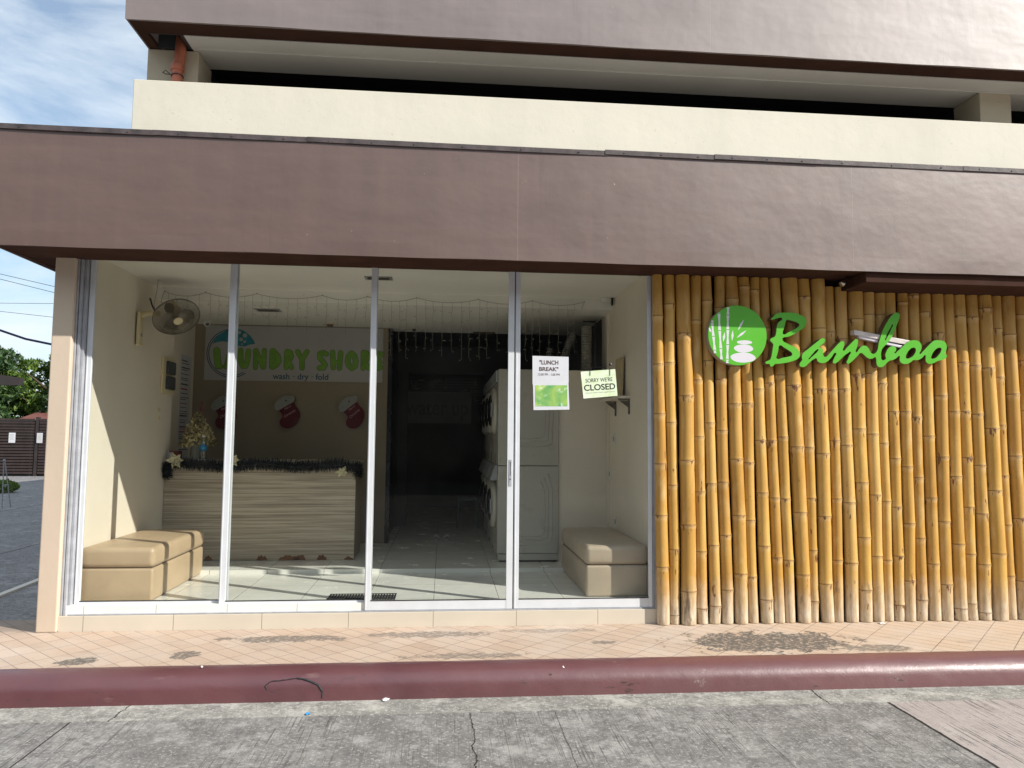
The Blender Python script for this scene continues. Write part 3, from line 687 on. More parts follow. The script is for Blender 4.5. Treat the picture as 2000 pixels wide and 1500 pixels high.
ORD = ['first', 'second', 'third', 'fourth', 'fifth', 'sixth', 'seventh', 'eighth', 'ninth', 'tenth', 'eleventh', 'twelfth', 'thirteenth', 'fourteenth', 'fifteenth', 'sixteenth',
       'seventeenth', 'eighteenth', 'nineteenth', 'twentieth', 'twenty-first', 'twenty-second', 'twenty-third', 'twenty-fourth', 'twenty-fifth', 'twenty-sixth', 'twenty-seventh', 'twenty-eighth', 'twenty-ninth', 'thirtieth', 'thirty-first', 'thirty-second']
SPOT = {0: 'touching its frame', 6: 'under the green disc', 11: 'under letter B', 16: 'under letter m', 30: 'at the picture edge'}
random.seed(21)
for i, (t0, t1, b0, b1, nodes) in enumerate(BP):
    Y = -0.055
    pb, pt = atY((b0+b1)/2, 1207, Y), atY((t0+t1)/2, 556, Y)
    rb = (atY(b1, 1207, Y)-atY(b0, 1207, Y)).length/2*1.02; rt = (atY(t1, 556, Y)-atY(t0, 556, Y)).length/2*1.05
    zt = 3.085 if pb.x < 3.5 else 3.02
    k = (pt.x-pb.x)/(pt.z-pb.z)
    ph = random.uniform(0, 6.28); amp = random.uniform(0.002, 0.008); yo = -rb-0.004
    xm = (pb.x+pt.x)/2
    nz = sorted([atY((t0+t1)/2+((b0+b1)/2-(t0+t1)/2)*(py-556)/651, py, Y-0.05).z for py in nodes])
    if zt-nz[-1] > 0.62: nz.append(nz[-1]+0.5)
    zs = {0.0: (0, 0, 0), 0.012: (0, 0, 0), zt: (0, 0, 0)}
    z = 0.06
    while z < zt-0.03: zs[round(z, 3)] = (0, 0, 0); z += 0.055
    for q in nz:
        for z_ in list(zs):
            if 0.02 < z_ < zt-0.01 and abs(z_-q) < 0.03: zs.pop(z_)
        for dz, (rr, dark, pale) in {-0.028: (0.000, 0, 0.9), -0.012: (0.0012, 0, 1), -0.005: (0.0042, 0.1, 0.4), -0.0015: (0.0035, 1, 0), 0.0015: (0.0015, 1, 0), 0.005: (0.0028, 0.15, 0.1), 0.014: (0.0008, 0, 0), 0.03: (0, 0, 0)}.items():
            if 0.02 < q+dz < zt: zs[round(q+dz, 4)] = (rr, dark, pale)
    keys = sorted(zs); N = 18; mb = MB(); cols = []
    zig = [random.uniform(-0.006, 0.006) for _ in range(len(nz)+2)]
    def zz(z_):
        a = 0
        pts_ = [0]+nz+[zt]
        for q in range(len(pts_)-1):
            if pts_[q] <= z_ <= pts_[q+1]: f = (z_-pts_[q])/(pts_[q+1]-pts_[q]+1e-6); return zig[q]*(1-f)+zig[min(q+1, len(zig)-1)]*f
        return 0
    for z_ in keys:
        rr, dark, pale = zs[z_]; f = z_/zt; r_ = (rb*(1-f)+rt*f)+rr
        dn = min(abs(z_-q) for q in nz); r_ += 0.0016*math.exp(-(dn/0.05)**2)-0.0009
        if z_ < 0.01: r_ *= 0.96
        cx = pb.x+k*(z_-pb.z)+zz(z_)+amp*math.sin(z_*1.6+ph); near = max(0, 1-dn/0.16)
        below = 1 if min(nz, key=lambda q: abs(z_-q)) > z_ else 0.4
        for j in range(N):
            g = 2*math.pi*j/N; mb.v.append((cx+r_*math.cos(g), yo+r_*math.sin(g), z_)); cols.append((dark, pale, near*below, 1))
    for a in range(len(keys)-1):
        for j in range(N):
            u = a*N+j; w_ = a*N+(j+1) % N; mb.f.append((u, w_, w_+N, u+N))
    mb.f.append(tuple(range(N-1, -1, -1)))
    ob = mb.build('bamboo_pole', M['bamboo'], org=(pb.x, yo, 0), smooth=True)
    at_ = ob.data.color_attributes.new('node_wear', 'FLOAT_COLOR', 'POINT')
    for q, c_ in enumerate(cols): at_.data[q].color = c_
    wide = (b1-b0)
    desc = 'thick' if wide > 24.5 else ('slim' if wide < 20.5 else 'medium')
    extra = (' '+SPOT[i]) if i in SPOT else ''
    tag(ob, f'{desc} golden bamboo pole, {ORD[i]} to the right of the glass shopfront{extra}', 'bamboo pole', 'bamboo poles of the wall screen')

# green disc
def sg(px, py, y=-0.20): p = atY(px, py, y); return (p.x, p.z)
dc = Vector((2.577, -0.20, 2.535)); DR = 0.268
disc = thing('round_sign', 'round green sign with white bamboo stems and stacked pebbles', 'sign', (dc.x, -0.20, dc.z-DR))
MB().lathe((dc.x, -0.112, dc.z), (0, -1, 0), [(DR*0.99, 0), (DR*0.99, 0.082)], 64).build('rim', M['sign_edge_metal'], disc)
MB().lathe((dc.x, -0.194, dc.z), (0, -1, 0), [(DR, 0), (DR, 0.007)], 72).build('disc_face', M['sign_green'], disc, bevel=0.0015)
def dz(x, y):  # zoom coordinates of the disc crop -> sign plane
    return sg(1370+x*150/1607, 585+y*140/1500, -0.20)
mo = MB(); lay = [0]
def stroke(a, b, wa, wb):
    a = dz(*a); b = dz(*b); s_ = 150/1607*0.00455/1.0; y = -0.2012
    wa *= s_; wb *= s_; d = Vector((b[0]-a[0], b[1]-a[1])).normalized(); nn = Vector((-d.y, d.x))
    lay[0] += 1; y -= 0.00008*(lay[0] % 5)
    m_ = ((a[0]+b[0])/2, (a[1]+b[1])/2)
    P = [(a[0]+nn.x*wa, a[1]+nn.y*wa), (m_[0]+nn.x*wb, m_[1]+nn.y*wb), (b[0]+nn.x*wa, b[1]+nn.y*wa), (b[0]-nn.x*wa, b[1]-nn.y*wa), (m_[0]-nn.x*wb, m_[1]-nn.y*wb), (a[0]-nn.x*wa, a[1]-nn.y*wa)]
    mo.prism_xz(P, y, y+0.001)
for seg in ([(558, 155), (553, 325), (550, 630), (548, 945), (540, 1250), (542, 1340)], [(370, 262), (365, 290), (380, 650), (405, 1030), (418, 1260)], [(232, 430), (222, 480), (250, 770), (278, 1060), (285, 1130)]):
    for a, b in zip(seg[:-1], seg[1:]):
        L_ = Vector((b[0]-a[0], b[1]-a[1])); u = L_.normalized()
        stroke((a[0]+u.x*9, a[1]+u.y*9), (b[0]-u.x*9, b[1]-u.y*9), 30, 17)
for a, b in (((765, 640), (880, 430)), ((740, 800), (935, 650)), ((455, 880), (485, 690)), ((640, 860), (655, 650)), ((155, 590), (205, 690))):
    stroke(a, b, 3, 25)
mo.build('bamboo_motif', M['sign_white'], disc)
pe = MB(); yb = -0.2013
for (cx, cy, rx, ry, n_) in ((900, 895, 160, 42, 24), (880, 1025, 200, 85, 28), (870, 1215, 262, 105, 30)):
    pts = []
    for q in range(n_):
        g = 2*math.pi*q/n_; pts.append(dz(cx+rx*math.cos(g)*(1+0.06*math.sin(2*g)), cy+ry*math.sin(g)))
    pe.prism_xz(pts, yb, yb+0.001)
pe.build('pebble_motif', M['sign_white'], disc)

# word sign
def z1(x, y): return sg(1480+x*0.1, 600+y*0.1)
def z2(x, y): return z1(x+1800, y)
Bo = [(265, 240), (300, 190), (345, 140), (430, 112), (560, 105), (700, 110), (820, 145), (910, 195), (950, 260), (945, 330), (900, 400), (800, 470), (700, 530), (600, 575), (490, 600), (478, 628), (500, 665), (580, 710), (680, 760), (770, 810), (810, 870), (825, 940), (800, 990), (740, 1030), (640, 1065), (520, 1090), (400, 1105), (335, 1110), (310, 1140), (275, 1158), (245, 1148), (235, 1112), (160, 1100), (152, 1072), (190, 1050), (240, 1025), (262, 980), (280, 900), (295, 800), (303, 725), (285, 695), (243, 640), (270, 605), (335, 572), (360, 500), (375, 380), (410, 290), (480, 235), (470, 208), (400, 212), (330, 232)]
Bh1 = [(565, 250), (640, 255), (720, 280), (790, 310), (815, 345), (790, 385), (700, 440), (600, 490), (497, 528), (487, 500), (510, 420), (535, 330)]
Bh2 = [(430, 745), (520, 790), (600, 840), (668, 895), (670, 935), (600, 965), (500, 985), (368, 998), (380, 930), (402, 840)]
Ao = [z1(*p) for p in [(880, 910), (980, 820), (1080, 740), (1180, 660), (1240, 615), (1290, 610), (1315, 635), (1308, 670), (1260, 725), (1205, 780), (1240, 800), (1270, 835), (1275, 900), (1292, 958), (1330, 970), (1380, 930), (1450, 850), (1530, 760), (1600, 690), (1640, 665), (1680, 670), (1692, 710), (1680, 780), (1668, 848), (1740, 790), (1820, 710), (1885, 645), (1925, 622), (1955, 640), (1955, 700), (1940, 780), (1922, 878), (1980, 815)]]
Ao += [z2(*p) for p in [(240, 760), (300, 752), (350, 785), (390, 850), (420, 898), (465, 912), (515, 880), (545, 820), (562, 720), (600, 580), (650, 440), (710, 320), (780, 210), (840, 140), (900, 106), (950, 115), (975, 160), (962, 230), (920, 340), (880, 450), (830, 560), (770, 650), (690, 745), (640, 800), (613, 870), (610, 960), (628, 1030), (680, 1028), (705, 1000), (692, 945), (708, 880), (750, 805), (800, 770), (860, 765), (903, 800), (898, 850), (872, 898), (930, 860), (1000, 800), (1090, 715), (1180, 655), (1260, 645), (1340, 665), (1390, 720), (1402, 785), (1385, 850), (1362, 908), (1425, 865), (1500, 785), (1590, 695), (1650, 652), (1730, 645), (1790, 652), (1850, 675), (1885, 730), (1890, 800), (1872, 865), (1852, 898), (1890, 930), (1890, 970), (1850, 1010), (1790, 1030), (1720, 1050), (1640, 1090), (1560, 1105), (1510, 1088), (1482, 1040), (1480, 985), (1474, 935), (1420, 980), (1360, 1020), (1300, 1035), (1240, 1032), (1180, 1080), (1100, 1108), (1020, 1095), (982, 1060), (972, 1000), (975, 955), (900, 1000), (840, 1030), (780, 1042), (720, 1090), (660, 1150), (600, 1172), (545, 1150), (520, 1090), (515, 1010), (495, 975), (440, 1003), (380, 1003), (320, 970), (260, 915), (215, 892), (150, 950), (60, 1040), (0, 1090)]]
Ao += [z1(*p) for p in [(1762, 1105), (1738, 1080), (1755, 1030), (1790, 940), (1815, 868), (1770, 890), (1700, 940), (1620, 1015), (1560, 1070), (1520, 1095), (1475, 1088), (1470, 1060), (1500, 980), (1528, 893), (1440, 980), (1360, 1060), (1290, 1088), (1220, 1085), (1170, 1050), (1148, 1000), (1100, 1012), (1000, 1090), (920, 1160), (870, 1168), (820, 1138), (828, 1085), (868, 1030), (862, 975)]]
Ah = [[z1(*p) for p in [(990, 1015), (1010, 985), (1080, 900), (1150, 832), (1188, 822), (1178, 850), (1120, 915), (1050, 975)]],
      [z2(*p) for p in [(838, 335), (820, 400), (775, 500), (725, 595), (688, 645), (702, 580), (748, 480), (800, 390)]],
      [z2(*p) for p in [(1230, 790), (1278, 800), (1288, 850), (1260, 918), (1200, 978), (1105, 998), (1092, 965), (1120, 890), (1170, 825)]],
      [z2(*p) for p in [(1740, 790), (1783, 800), (1780, 860), (1730, 938), (1660, 998), (1592, 998), (1602, 930), (1650, 850), (1700, 805)]]]
word = thing('word_sign', 'green script lettering reading Bamboo mounted on the bamboo poles', 'sign', (z1(150, 1100)[0], -0.2, 2.3))
Bl = [[z1(*p) for p in q] for q in (Bo, Bh1, Bh2)]
for nm, lp in (('letter', Bl), ('joined_letters', [Ao]+Ah)):
    body = shape(nm, lp, -0.1935, -0.115, M['sign_side'], word)
    shape('face', lp, -0.200, -0.194, M['sign_green'], body)
# floodlight behind the letters
fl = thing('floodlight', 'long dusty white lamp behind the letter b of the green word sign', 'lamp', (3.92, -0.13, 2.56))
A = atY(1664, 645, -0.15); Bq = atY(1782, 668, -0.15)
ddx = Bq-A
P = []
for (a, dy, dzv) in ((A, 0, 0), (A+ddx, 0, 0)):
    P.append(a)
def lampbox(mb, a, b, y0, y1, h0, h1):
    mb.hexa([(a.x, y0, a.z-h1), (b.x, y0, b.z-h1), (b.x, y1, b.z-h1), (a.x, y1, a.z-h1), (a.x, y0, a.z-h0), (b.x, y0, b.z-h0), (b.x, y1, b.z-h0), (a.x, y1, a.z-h0)])
a0 = A; b0_ = Bq
hb = MB(); lampbox(hb, a0, b0_, -0.185, -0.12, 0.0, 0.045); hb.build('housing', M['lamp_white'], fl, bevel=0.004)
hb = MB(); lampbox(hb, a0+Vector((0.05, 0, 0)), b0_-Vector((0.06, 0, 0)), -0.175, -0.13, 0.047, 0.075); hb.build('tube_cover', M['sign_white'], fl, bevel=0.006)
MB().tube([(3.93, -0.14, 2.58), (3.95, -0.10, 2.62)], 0.008, 8).build('bracket', M['steel'], fl)
# small spotlight bracket under the canopy
sb = thing('canopy_spotlight', 'small metal spotlight bracket under the brown canopy above the bamboo', 'lamp', (3.53, -0.3, 3.07))
MB().tube([(3.56, -0.3, 3.075), (3.53, -0.3, 3.03), (3.50, -0.29, 2.99)], 0.010, 8).build('arm', M['black'], sb)
MB().lathe((3.53, -0.31, 3.03), (-0.7, -0.2, -0.6), [(0.012, 0), (0.022, 0.02), (0.026, 0.06), (0.024, 0.062)], 14).build('lamp_head', M['chrome'], sb, smooth=True)

# ================================================================== SHOP INTERIOR
def bench(x0, x1, y0, y1, m, label):
    t = thing('storage_bench', label, 'bench', ((x0+x1)/2, (y0+y1)/2, 0.2), 'upholstered storage benches by the glass')
    MB().box(x0+0.006, x1-0.006, y0+0.006, y1-0.006, 0.203, 0.477).build('box', m, t, bevel=0.022, seg=4, smooth=True)
    MB().box(x0, x1, y0, y1, 0.480, 0.652).build('seat_cushion', m, t, bevel=0.045, seg=5, smooth=True)
    MB().box(x0+0.022, x1-0.022, y0+0.022, y1-0.022, 0.468, 0.490).build('seam', M['stitch'], t)
    return t
bench(-3.055, -2.44, 0.125, 1.46, M['leather'], 'tan leatherette storage bench by the left wall, crossed by sunlight')
bench(1.275, 1.855, 0.115, 1.52, M['leather_pale'], 'paler beige leatherette storage bench in the right corner by the bamboo')

# reception counter
ct = thing('reception_counter', 'reception counter clad in striped cream laminate with chipped bottom edge', 'counter', (-2.0, 2.3, 0.24))
MB().box(-3.055, -0.985, 1.99, 2.01, 0.245, 1.30).build('front_panel', M['laminate'], ct)
MB().box(-1.01, -0.987, 2.012, 2.62, 0.245, 1.30).build('side_panel', M['back_wall'], ct)
MB().box(-3.055, -0.965, 1.97, 2.64, 1.302, 1.335).build('countertop', M['laminate'], ct, bevel=0.003)
ch = MB(); random.seed(5)
for (px0, px1, h) in ((385, 393, 9), (398, 415, 13), (500, 522, 14), (543, 585, 12), (575, 597, 17), (618, 638, 14), (672, 690, 9)):
    x0 = atY(px0, 1095, 1.985).x; x1 = atY(px1, 1095, 1.985).x; n_ = 9; top = []
    for q in range(n_+1):
        u = q/n_; top.append((x0+(x1-x0)*u, 0.247+h*0.0048*(math.sin(math.pi*min(1, max(0, u)))**0.6)*random.uniform(0.55, 1.0)))
    MB().prism_xz([(x1, 0.245), (x0, 0.245)]+top, 1.986, 1.989).build('chipped_edge', M['wood_raw'], ct)

# tinsel garland with poinsettia flowers
random.seed(9)
ga = thing('tinsel_garland', 'dark tinsel garland draped along the front edge of the counter', 'garland', (-2.0, 1.93, 1.27))
tin = MB(); path = []
for q in range(121):
    u = q/120; x = -3.05+2.10*u
    path.append(Vector((x, 1.94-0.012*math.sin(u*17), 1.288+0.014*math.sin(u*math.pi*5)-0.035*(u < 0.05)-0.02*(u > 0.93))))
tin.tube(path, 0.018, 6)
for q in range(6500):
    p = random.choice(path)+Vector((random.uniform(-.012, .012), 0, 0)); a = random.uniform(0, 2*math.pi); l = random.uniform(0.045, 0.088)
    d = Vector((random.uniform(-.45, .45), math.cos(a), math.sin(a))).normalized()*l; s_ = Vector((random.uniform(-1, 1), random.uniform(-1, 1), random.uniform(-1, 1))).normalized()*0.0024
    tin.add([p-s_, p+s_, p+d+s_, p+d-s_], [(0, 1, 2, 3)])
for (cx, cz, n_) in ((-3.02, 1.20, 260), (-0.95, 1.22, 300)):
    for q in range(n_):
        p = Vector((cx, 1.95, cz+random.uniform(-.05, .08))); a = random.uniform(0, 2*math.pi)
        d = Vector((math.cos(a), random.uniform(-.6, .6), math.sin(a)))*random.uniform(0.03, 0.075); s_ = Vector((0, 0.003, 0.002))
        tin.add([p-s_, p+s_, p+d+s_, p+d-s_], [(0, 1, 2, 3)])
tin.build('tinsel', M['tinsel'], ga)
def flower(c, R, nrm, parent, m):
    n_ = Vector(nrm).normalized(); q = n_.cross(Vector((0, 0, 1))).normalized(); r_ = q.cross(n_)
    mb = MB()
    for L_ in range(2):
        for k in range(6):
            a = 2*math.pi*(k+0.5*L_)/6+random.uniform(-.2, .2); d = (q*math.cos(a)+r_*math.sin(a)); t_ = (q*-math.sin(a)+r_*math.cos(a)); rr = R*(1-0.3*L_)*random.uniform(0.8, 1.1)
            c0 = Vector(c)+n_*0.006*L_
            mb.add([c0, c0+d*rr*0.5+t_*rr*0.26+n_*0.012, c0+d*rr+n_*random.uniform(-.015, .02), c0+d*rr*0.5-t_*rr*0.26+n_*0.012], [(0, 1, 2, 3)])
    mb.lathe(Vector(c)+n_*0.008, n_, [(R*0.12, 0), (R*0.10, R*0.1)], 6)
    return mb.build('flower', m, parent)
for px, py, R, y in ((343, 900, 0.095, 1.90), (455, 900, 0.085, 1.90), (668, 922, 0.075, 1.90)):
    p = atY(px, py, y); flower(p, R, (0.1, -1, 0.25), ga, M['petal'])

# artificial flower tree on the counter
random.seed(13)
c0 = atY(385, 885, 2.2); fx = c0.x
ft = thing('flower_arrangement', 'cone of faded cream and gold artificial flowers in a glass vase on the counter', 'decoration', (fx, 2.2, 1.335))
MB().lathe((fx-0.02, 2.2, 1.336), (0, 0, 1), [(0.055, 0), (0.06, 0.02), (0.05, 0.14), (0.06, 0.22), (0.05, 0.222)], 18).build('vase', M['vase'], ft, smooth=True)
fm = MB(); gm = MB()
for q in range(240):
    u = random.random()**1.3; h = 1.50+0.36*u; rr = 0.17*(1-u)**0.8+0.02; a = random.uniform(0, 2*math.pi)
    c = Vector((fx+rr*math.cos(a)*random.uniform(0.6, 1.1), 2.2+rr*math.sin(a)*random.uniform(0.6, 1.1), h)); n_ = (c-Vector((fx, 2.25, 1.62))).normalized()
    for k in range(4):
        d = Vector((random.uniform(-1, 1), random.uniform(-1, 1), random.uniform(-1, 1))); d = (d-n_*d.dot(n_)*0.6).normalized(); t_ = d.cross(n_).normalized(); R = random.uniform(0.026, 0.05)
        (fm if random.random() < 0.7 else gm).add([c, c+d*R*0.5+t_*R*0.3, c+d*R+n_*0.01, c+d*R*0.5-t_*R*0.3], [(0, 1, 2, 3)])
fm.build('flowers', M['petal_gold'], ft); gm.build('leaves', M['leaf_gold'], ft)
sp = MB(); tp = Vector((fx+0.03, 2.2, 1.86))
for q in range(40):
    p = tp+Vector((random.uniform(-.015, .015), 0, random.uniform(0, .12))); d = Vector((random.uniform(-.5, .5), random.uniform(-.5, .5), random.uniform(.4, 1)))*0.05
    sp.add([p, p+Vector((.006, 0, 0)), p+d], [(0, 1, 2)])
sp.build('top_spray', M['red_box'], ft)
# water bottle
p = atY(396, 893, 2.06); bx = p.x
wb = thing('water_bottle', 'clear plastic water bottle with blue label on the counter', 'bottle', (bx, 2.06, 1.335))
MB().lathe((bx, 2.06, 1.336), (0, 0, 1), [(0.036, 0), (0.040, 0.01), (0.037, 0.05), (0.040, 0.09), (0.040, 0.19), (0.030, 0.225), (0.015, 0.25), (0.015, 0.262)], 20).build('bottle_body', M['clear'], wb, smooth=True)
MB().lathe((bx, 2.06, 1.336), (0, 0, 1), [(0.0415, 0.105), (0.0415, 0.17)], 20).build('label_band', M['blue_label'], wb, smooth=True)
MB().lathe((bx, 2.06, 1.336), (0, 0, 1), [(0.017, 0.255), (0.017, 0.275)], 16).build('bottle_cap', M['sign_white'], wb)
# box on the counter corner
p = atY(345, 890, 2.06)
cbx = thing('counter_box', 'small maroon printed box standing on the left end of the counter', 'box', (-2.985, 2.08, 1.335))
MB().box(-3.04, -2.93, 2.04, 2.14, 1.336, 1.435).build('carton', M['red_box'], cbx, bevel=0.002)
MB().box(-3.05, -3.035, 2.03, 2.036, 1.336, 1.45).box(-3.032, -2.985, 2.034, 2.0385, 1.345, 1.42).build('card', M['paper_grey'], cbx)
tr = thing('leaflets', 'small stack of white leaflets on the counter beside the bottle', 'papers', (-2.68, 2.02, 1.335))
MB().box(-2.78, -2.62, 1.99, 2.1, 1.337, 1.347).build('leaflet_stack', M['paper_grey'], tr)

# banner on the back wall
def zb(x, y, Y=3.288): p = atY(x, y, Y); return (p.x, p.z)
b00 = zb(398, 742); b11 = zb(749, 640)
BX0, BX1, BZ0, BZ1 = b00[0], b11[0], b00[1], 3.035
bn = thing('laundry_banner', 'grey white banner reading Laundry Shore wash dry fold on the back wall', 'banner', ((BX0+BX1)/2, 3.29, BZ0))
MB().box(BX0, BX1, 3.288, 3.296, BZ0, BZ1).build('vinyl_sheet', M['banner'], bn)
def bz(x, y): return zb(395+x*0.1, 630+y*0.1)        # crop starting 395,630
def bz2(x, y): return bz(x+1750, y)
# logo ring, wave and bubbles
lc = bz(580, 600); lr = abs(bz(1045, 600)[0]-lc[0])
ring = MB()
for rr, wd in ((1.06, 0.012), (0.985, 0.012)):
    n_ = 44; a0, a1 = math.radians(100), math.radians(305 if rr > 1 else 302)
    out = [(lc[0]+lr*rr*math.cos(a0+(a1-a0)*q/n_), lc[1]+lr*rr*math.sin(a0+(a1-a0)*q/n_)) for q in range(n_+1)]
    inn = [(lc[0]+lr*(rr-0.035)*math.cos(a0+(a1-a0)*q/n_), lc[1]+lr*(rr-0.035)*math.sin(a0+(a1-a0)*q/n_)) for q in range(n_+1)]
    for q in range(n_):
        ring.prism_xz([out[q], out[q+1], inn[q+1], inn[q]], 3.2865, 3.2875)
ring.build('logo_ring', M['navy'], bn)
arc = [bz(*p) for p in [(215, 385), (280, 285), (360, 212), (480, 152), (560, 130), (640, 120), (720, 130), (800, 158), (870, 198), (940, 260), (1000, 340), (1030, 405)]]
wv = [bz(1030, 420), bz(930, 430), bz(830, 465), bz(730, 460), bz(620, 425), bz(520, 385), bz(400, 365), bz(300, 380), bz(200, 412)]
shape('logo_wave', [arc+wv], 3.2862, 3.2875, M['teal'], bn, smooth=False)
bu = MB()
for (x, y, r) in ((730, 195, 32), (835, 250, 45), (760, 330, 36), (650, 325, 28), (830, 375, 27), (625, 165, 30), (780, 420, 16), (648, 255, 14), (560, 200, 20)):
    c = bz(x, y); s_ = r*abs(bz(100, 0)[0]-bz(0, 0)[0])/100
    MB().prism_xz([(c[0]+s_*math.cos(k*math.pi/8), c[1]+s_*math.sin(k*math.pi/8)) for k in range(16)], 3.2850, 3.2858).build('logo_bubble', M['banner'], bn)
U = abs(bz(100, 0)[0]-bz(0, 0)[0])/100
LET = [([(285, 545), (300, 760), (315, 850)], 58), ([(300, 850), (365, 860)], 42),                                   # L
       ([(555, 560), (470, 860)], 45), ([(555, 560), (625, 860)], 45), ([(490, 770), (600, 770)], 36),                # A
       ([(750, 545), (750, 740), (790, 850), (850, 850), (885, 740), (905, 560)], 46),                                # U
       ([(1045, 545), (1040, 880)], 42), ([(1050, 545), (1190, 870)], 44), ([(1215, 545), (1200, 870)], 42),         # N
       ([(1375, 555), (1365, 865)], 50), ([(1390, 560), (1470, 650), (1495, 740), (1450, 820), (1375, 865)], 52),     # D
       ([(1650, 580), (1640, 880)], 42), ([(1660, 565), (1720, 580), (1745, 660), (1700, 740), (1660, 760)], 44), ([(1690, 760), (1745, 880)], 40),   # R
       ([(1865, 570), (1945, 710)], 44), ([(2045, 570), (1960, 710)], 44), ([(1950, 710), (1950, 885)], 46),         # Y
       ([(2420, 615), (2370, 590), (2300, 610), (2300, 690), (2360, 760), (2400, 830), (2370, 885), (2290, 885)], 47), # S
       ([(2545, 580), (2560, 880)], 46), ([(2705, 590), (2680, 890)], 46), ([(2555, 780), (2690, 770)], 36),          # H
       ([(2915, 600), (2860, 660), (2840, 760), (2870, 850), (2925, 895), (2985, 850), (3000, 750), (2975, 650), (2915, 600)], 50), # O
       ([(3145, 600), (3140, 895)], 42), ([(3150, 585), (3215, 600), (3240, 670), (3200, 740), (3160, 760)], 44), ([(3190, 765), (3240, 890)], 40),   # R
       ([(3430, 600), (3440, 890)], 48), ([(3440, 620), (3500, 625)], 55), ([(3440, 770), (3480, 775)], 36), ([(3440, 870), (3480, 880)], 46)]        # E
GRP = [2, 3, 1, 3, 2, 3, 2+1, 1, 3, 1, 3, 4]
k = 0; pos = 0
for gsz in GRP:
    lt = MB(); ld = MB()
    for strokes, w_ in LET[pos:pos+gsz]:
        for a, b in zip(strokes[:-1], strokes[1:]):
            k += 1
            lt.capsule_xz(bz(*a), bz(*b), w_*U, 3.2840-0.00006*(k % 9), 0.0006)
            ld.capsule_xz(bz(*a), bz(*b), (w_+9)*U, 3.2860-0.00006*(k % 9), 0.0006)
    pos += gsz
    ll = ld.build('letter', M['green_dark'], bn); lt.build('letter_fill', M['green_print'], ll)
assert pos == len(LET), (pos, len(LET))
ta = bz(1375, 1105); tb = bz(2465, 1000)
wx = tb[0]-ta[0]
for wd_, u0, u1, zl, zh in (('wash', 0, 0.30, 0.0, 0.95), ('-', 0.355, 0.395, 0.42, 0.50), ('dry', 0.445, 0.645, -0.28, 0.95), ('-', 0.69, 0.73, 0.42, 0.50), ('fold', 0.77, 1.0, 0.0, 0.95)):
    text('lettering', wd_, ta[0]+wx*u0, ta[0]+wx*u1, ta[1]+(tb[1]-ta[1])*zl, ta[1]+(tb[1]-ta[1])*zh, 3.2870, M['navy'], bn, bold=0.014)

# stockings
def stocking(px, py, rot, label):
    c = atY(px, py, 3.24); s_ = 0.1*(3.24+6.5)/F_PX        # metres per crop pixel
    t = thing('christmas_stocking', label, 'stocking', (c.x, 3.27, c.z), 'Christmas stockings on the back wall')
    def q(x, y):
        dx, dy = (x-400)*s_, -(y-400)*s_; return (c.x+dx*math.cos(rot)-dy*math.sin(rot), c.z+dx*math.sin(rot)+dy*math.cos(rot))
    sock = [(250, 370), (350, 310), (450, 245), (510, 235), (560, 310), (620, 400), (640, 480), (610, 580), (550, 670), (450, 730), (360, 730), (300, 690), (272, 620), (290, 560), (320, 510), (290, 440)]
    b = shape('sock', [[q(*p) for p in sock]], 3.245, 3.285, M['felt_red'], t)
    cuff = [(170, 330), (200, 230), (290, 150), (370, 110), (440, 120), (510, 110), (545, 160), (520, 230), (440, 280), (340, 340), (250, 395), (200, 390)]
    shape('cuff', [[q(*p) for p in cuff]], 3.235, 3.288, M['felt_white'], t)
    MB().lathe((q(380, 210)[0], 3.233, q(380, 210)[1]), (0, -1, 0), [(0.011, 0), (0.006, 0.006)], 8).build('button', M['black'], t)
    m1 = q(420, 345); m2 = q(455, 450); r0 = rot+math.radians(34)
    text('lettering', 'Merry', m1[0]-0.05, m1[0]+0.05, m1[1]-0.016, m1[1]+0.02, 3.2445, M['pink_thread'], t, rot=r0, shear=0.3)
    text('lettering', 'Christmas', m2[0]-0.082, m2[0]+0.082, m2[1]-0.016, m2[1]+0.016, 3.2445, M['pink_thread'], t, rot=r0, shear=0.3)
stocking(560, 802, 0.0, 'red felt Christmas stocking below the letters dry on the banner')
stocking(686, 803, math.radians(8), 'red felt Christmas stocking nearest the dark doorway')
stocking(436, 803, math.radians(-4), 'red felt Christmas stocking beside the flower arrangement, behind the mullion')

# wall fan
fn = thing('wall_fan', 'oscillating wall fan with round wire cage high on the left wall', 'fan', (-3.06, 1.15, 2.65))
MB().box(-3.059, -3.02, 1.05, 1.17, 2.49, 2.83).build('wall_mount', M['cream_plastic'], fn, bevel=0.018, seg=4, smooth=True)
mo_ = MB().tube([(-3.03, 1.11, 2.80), (-2.95, 1.13, 2.83), (-2.86, 1.15, 2.82)], [0.03, 0.028, 0.03], 14)
mo_.build('arm', M['cream_plastic'], fn, smooth=True)
FC = Vector((-2.705, 1.16, 2.795)); FN = Vector((0.40, -0.46, -0.60)).normalized()
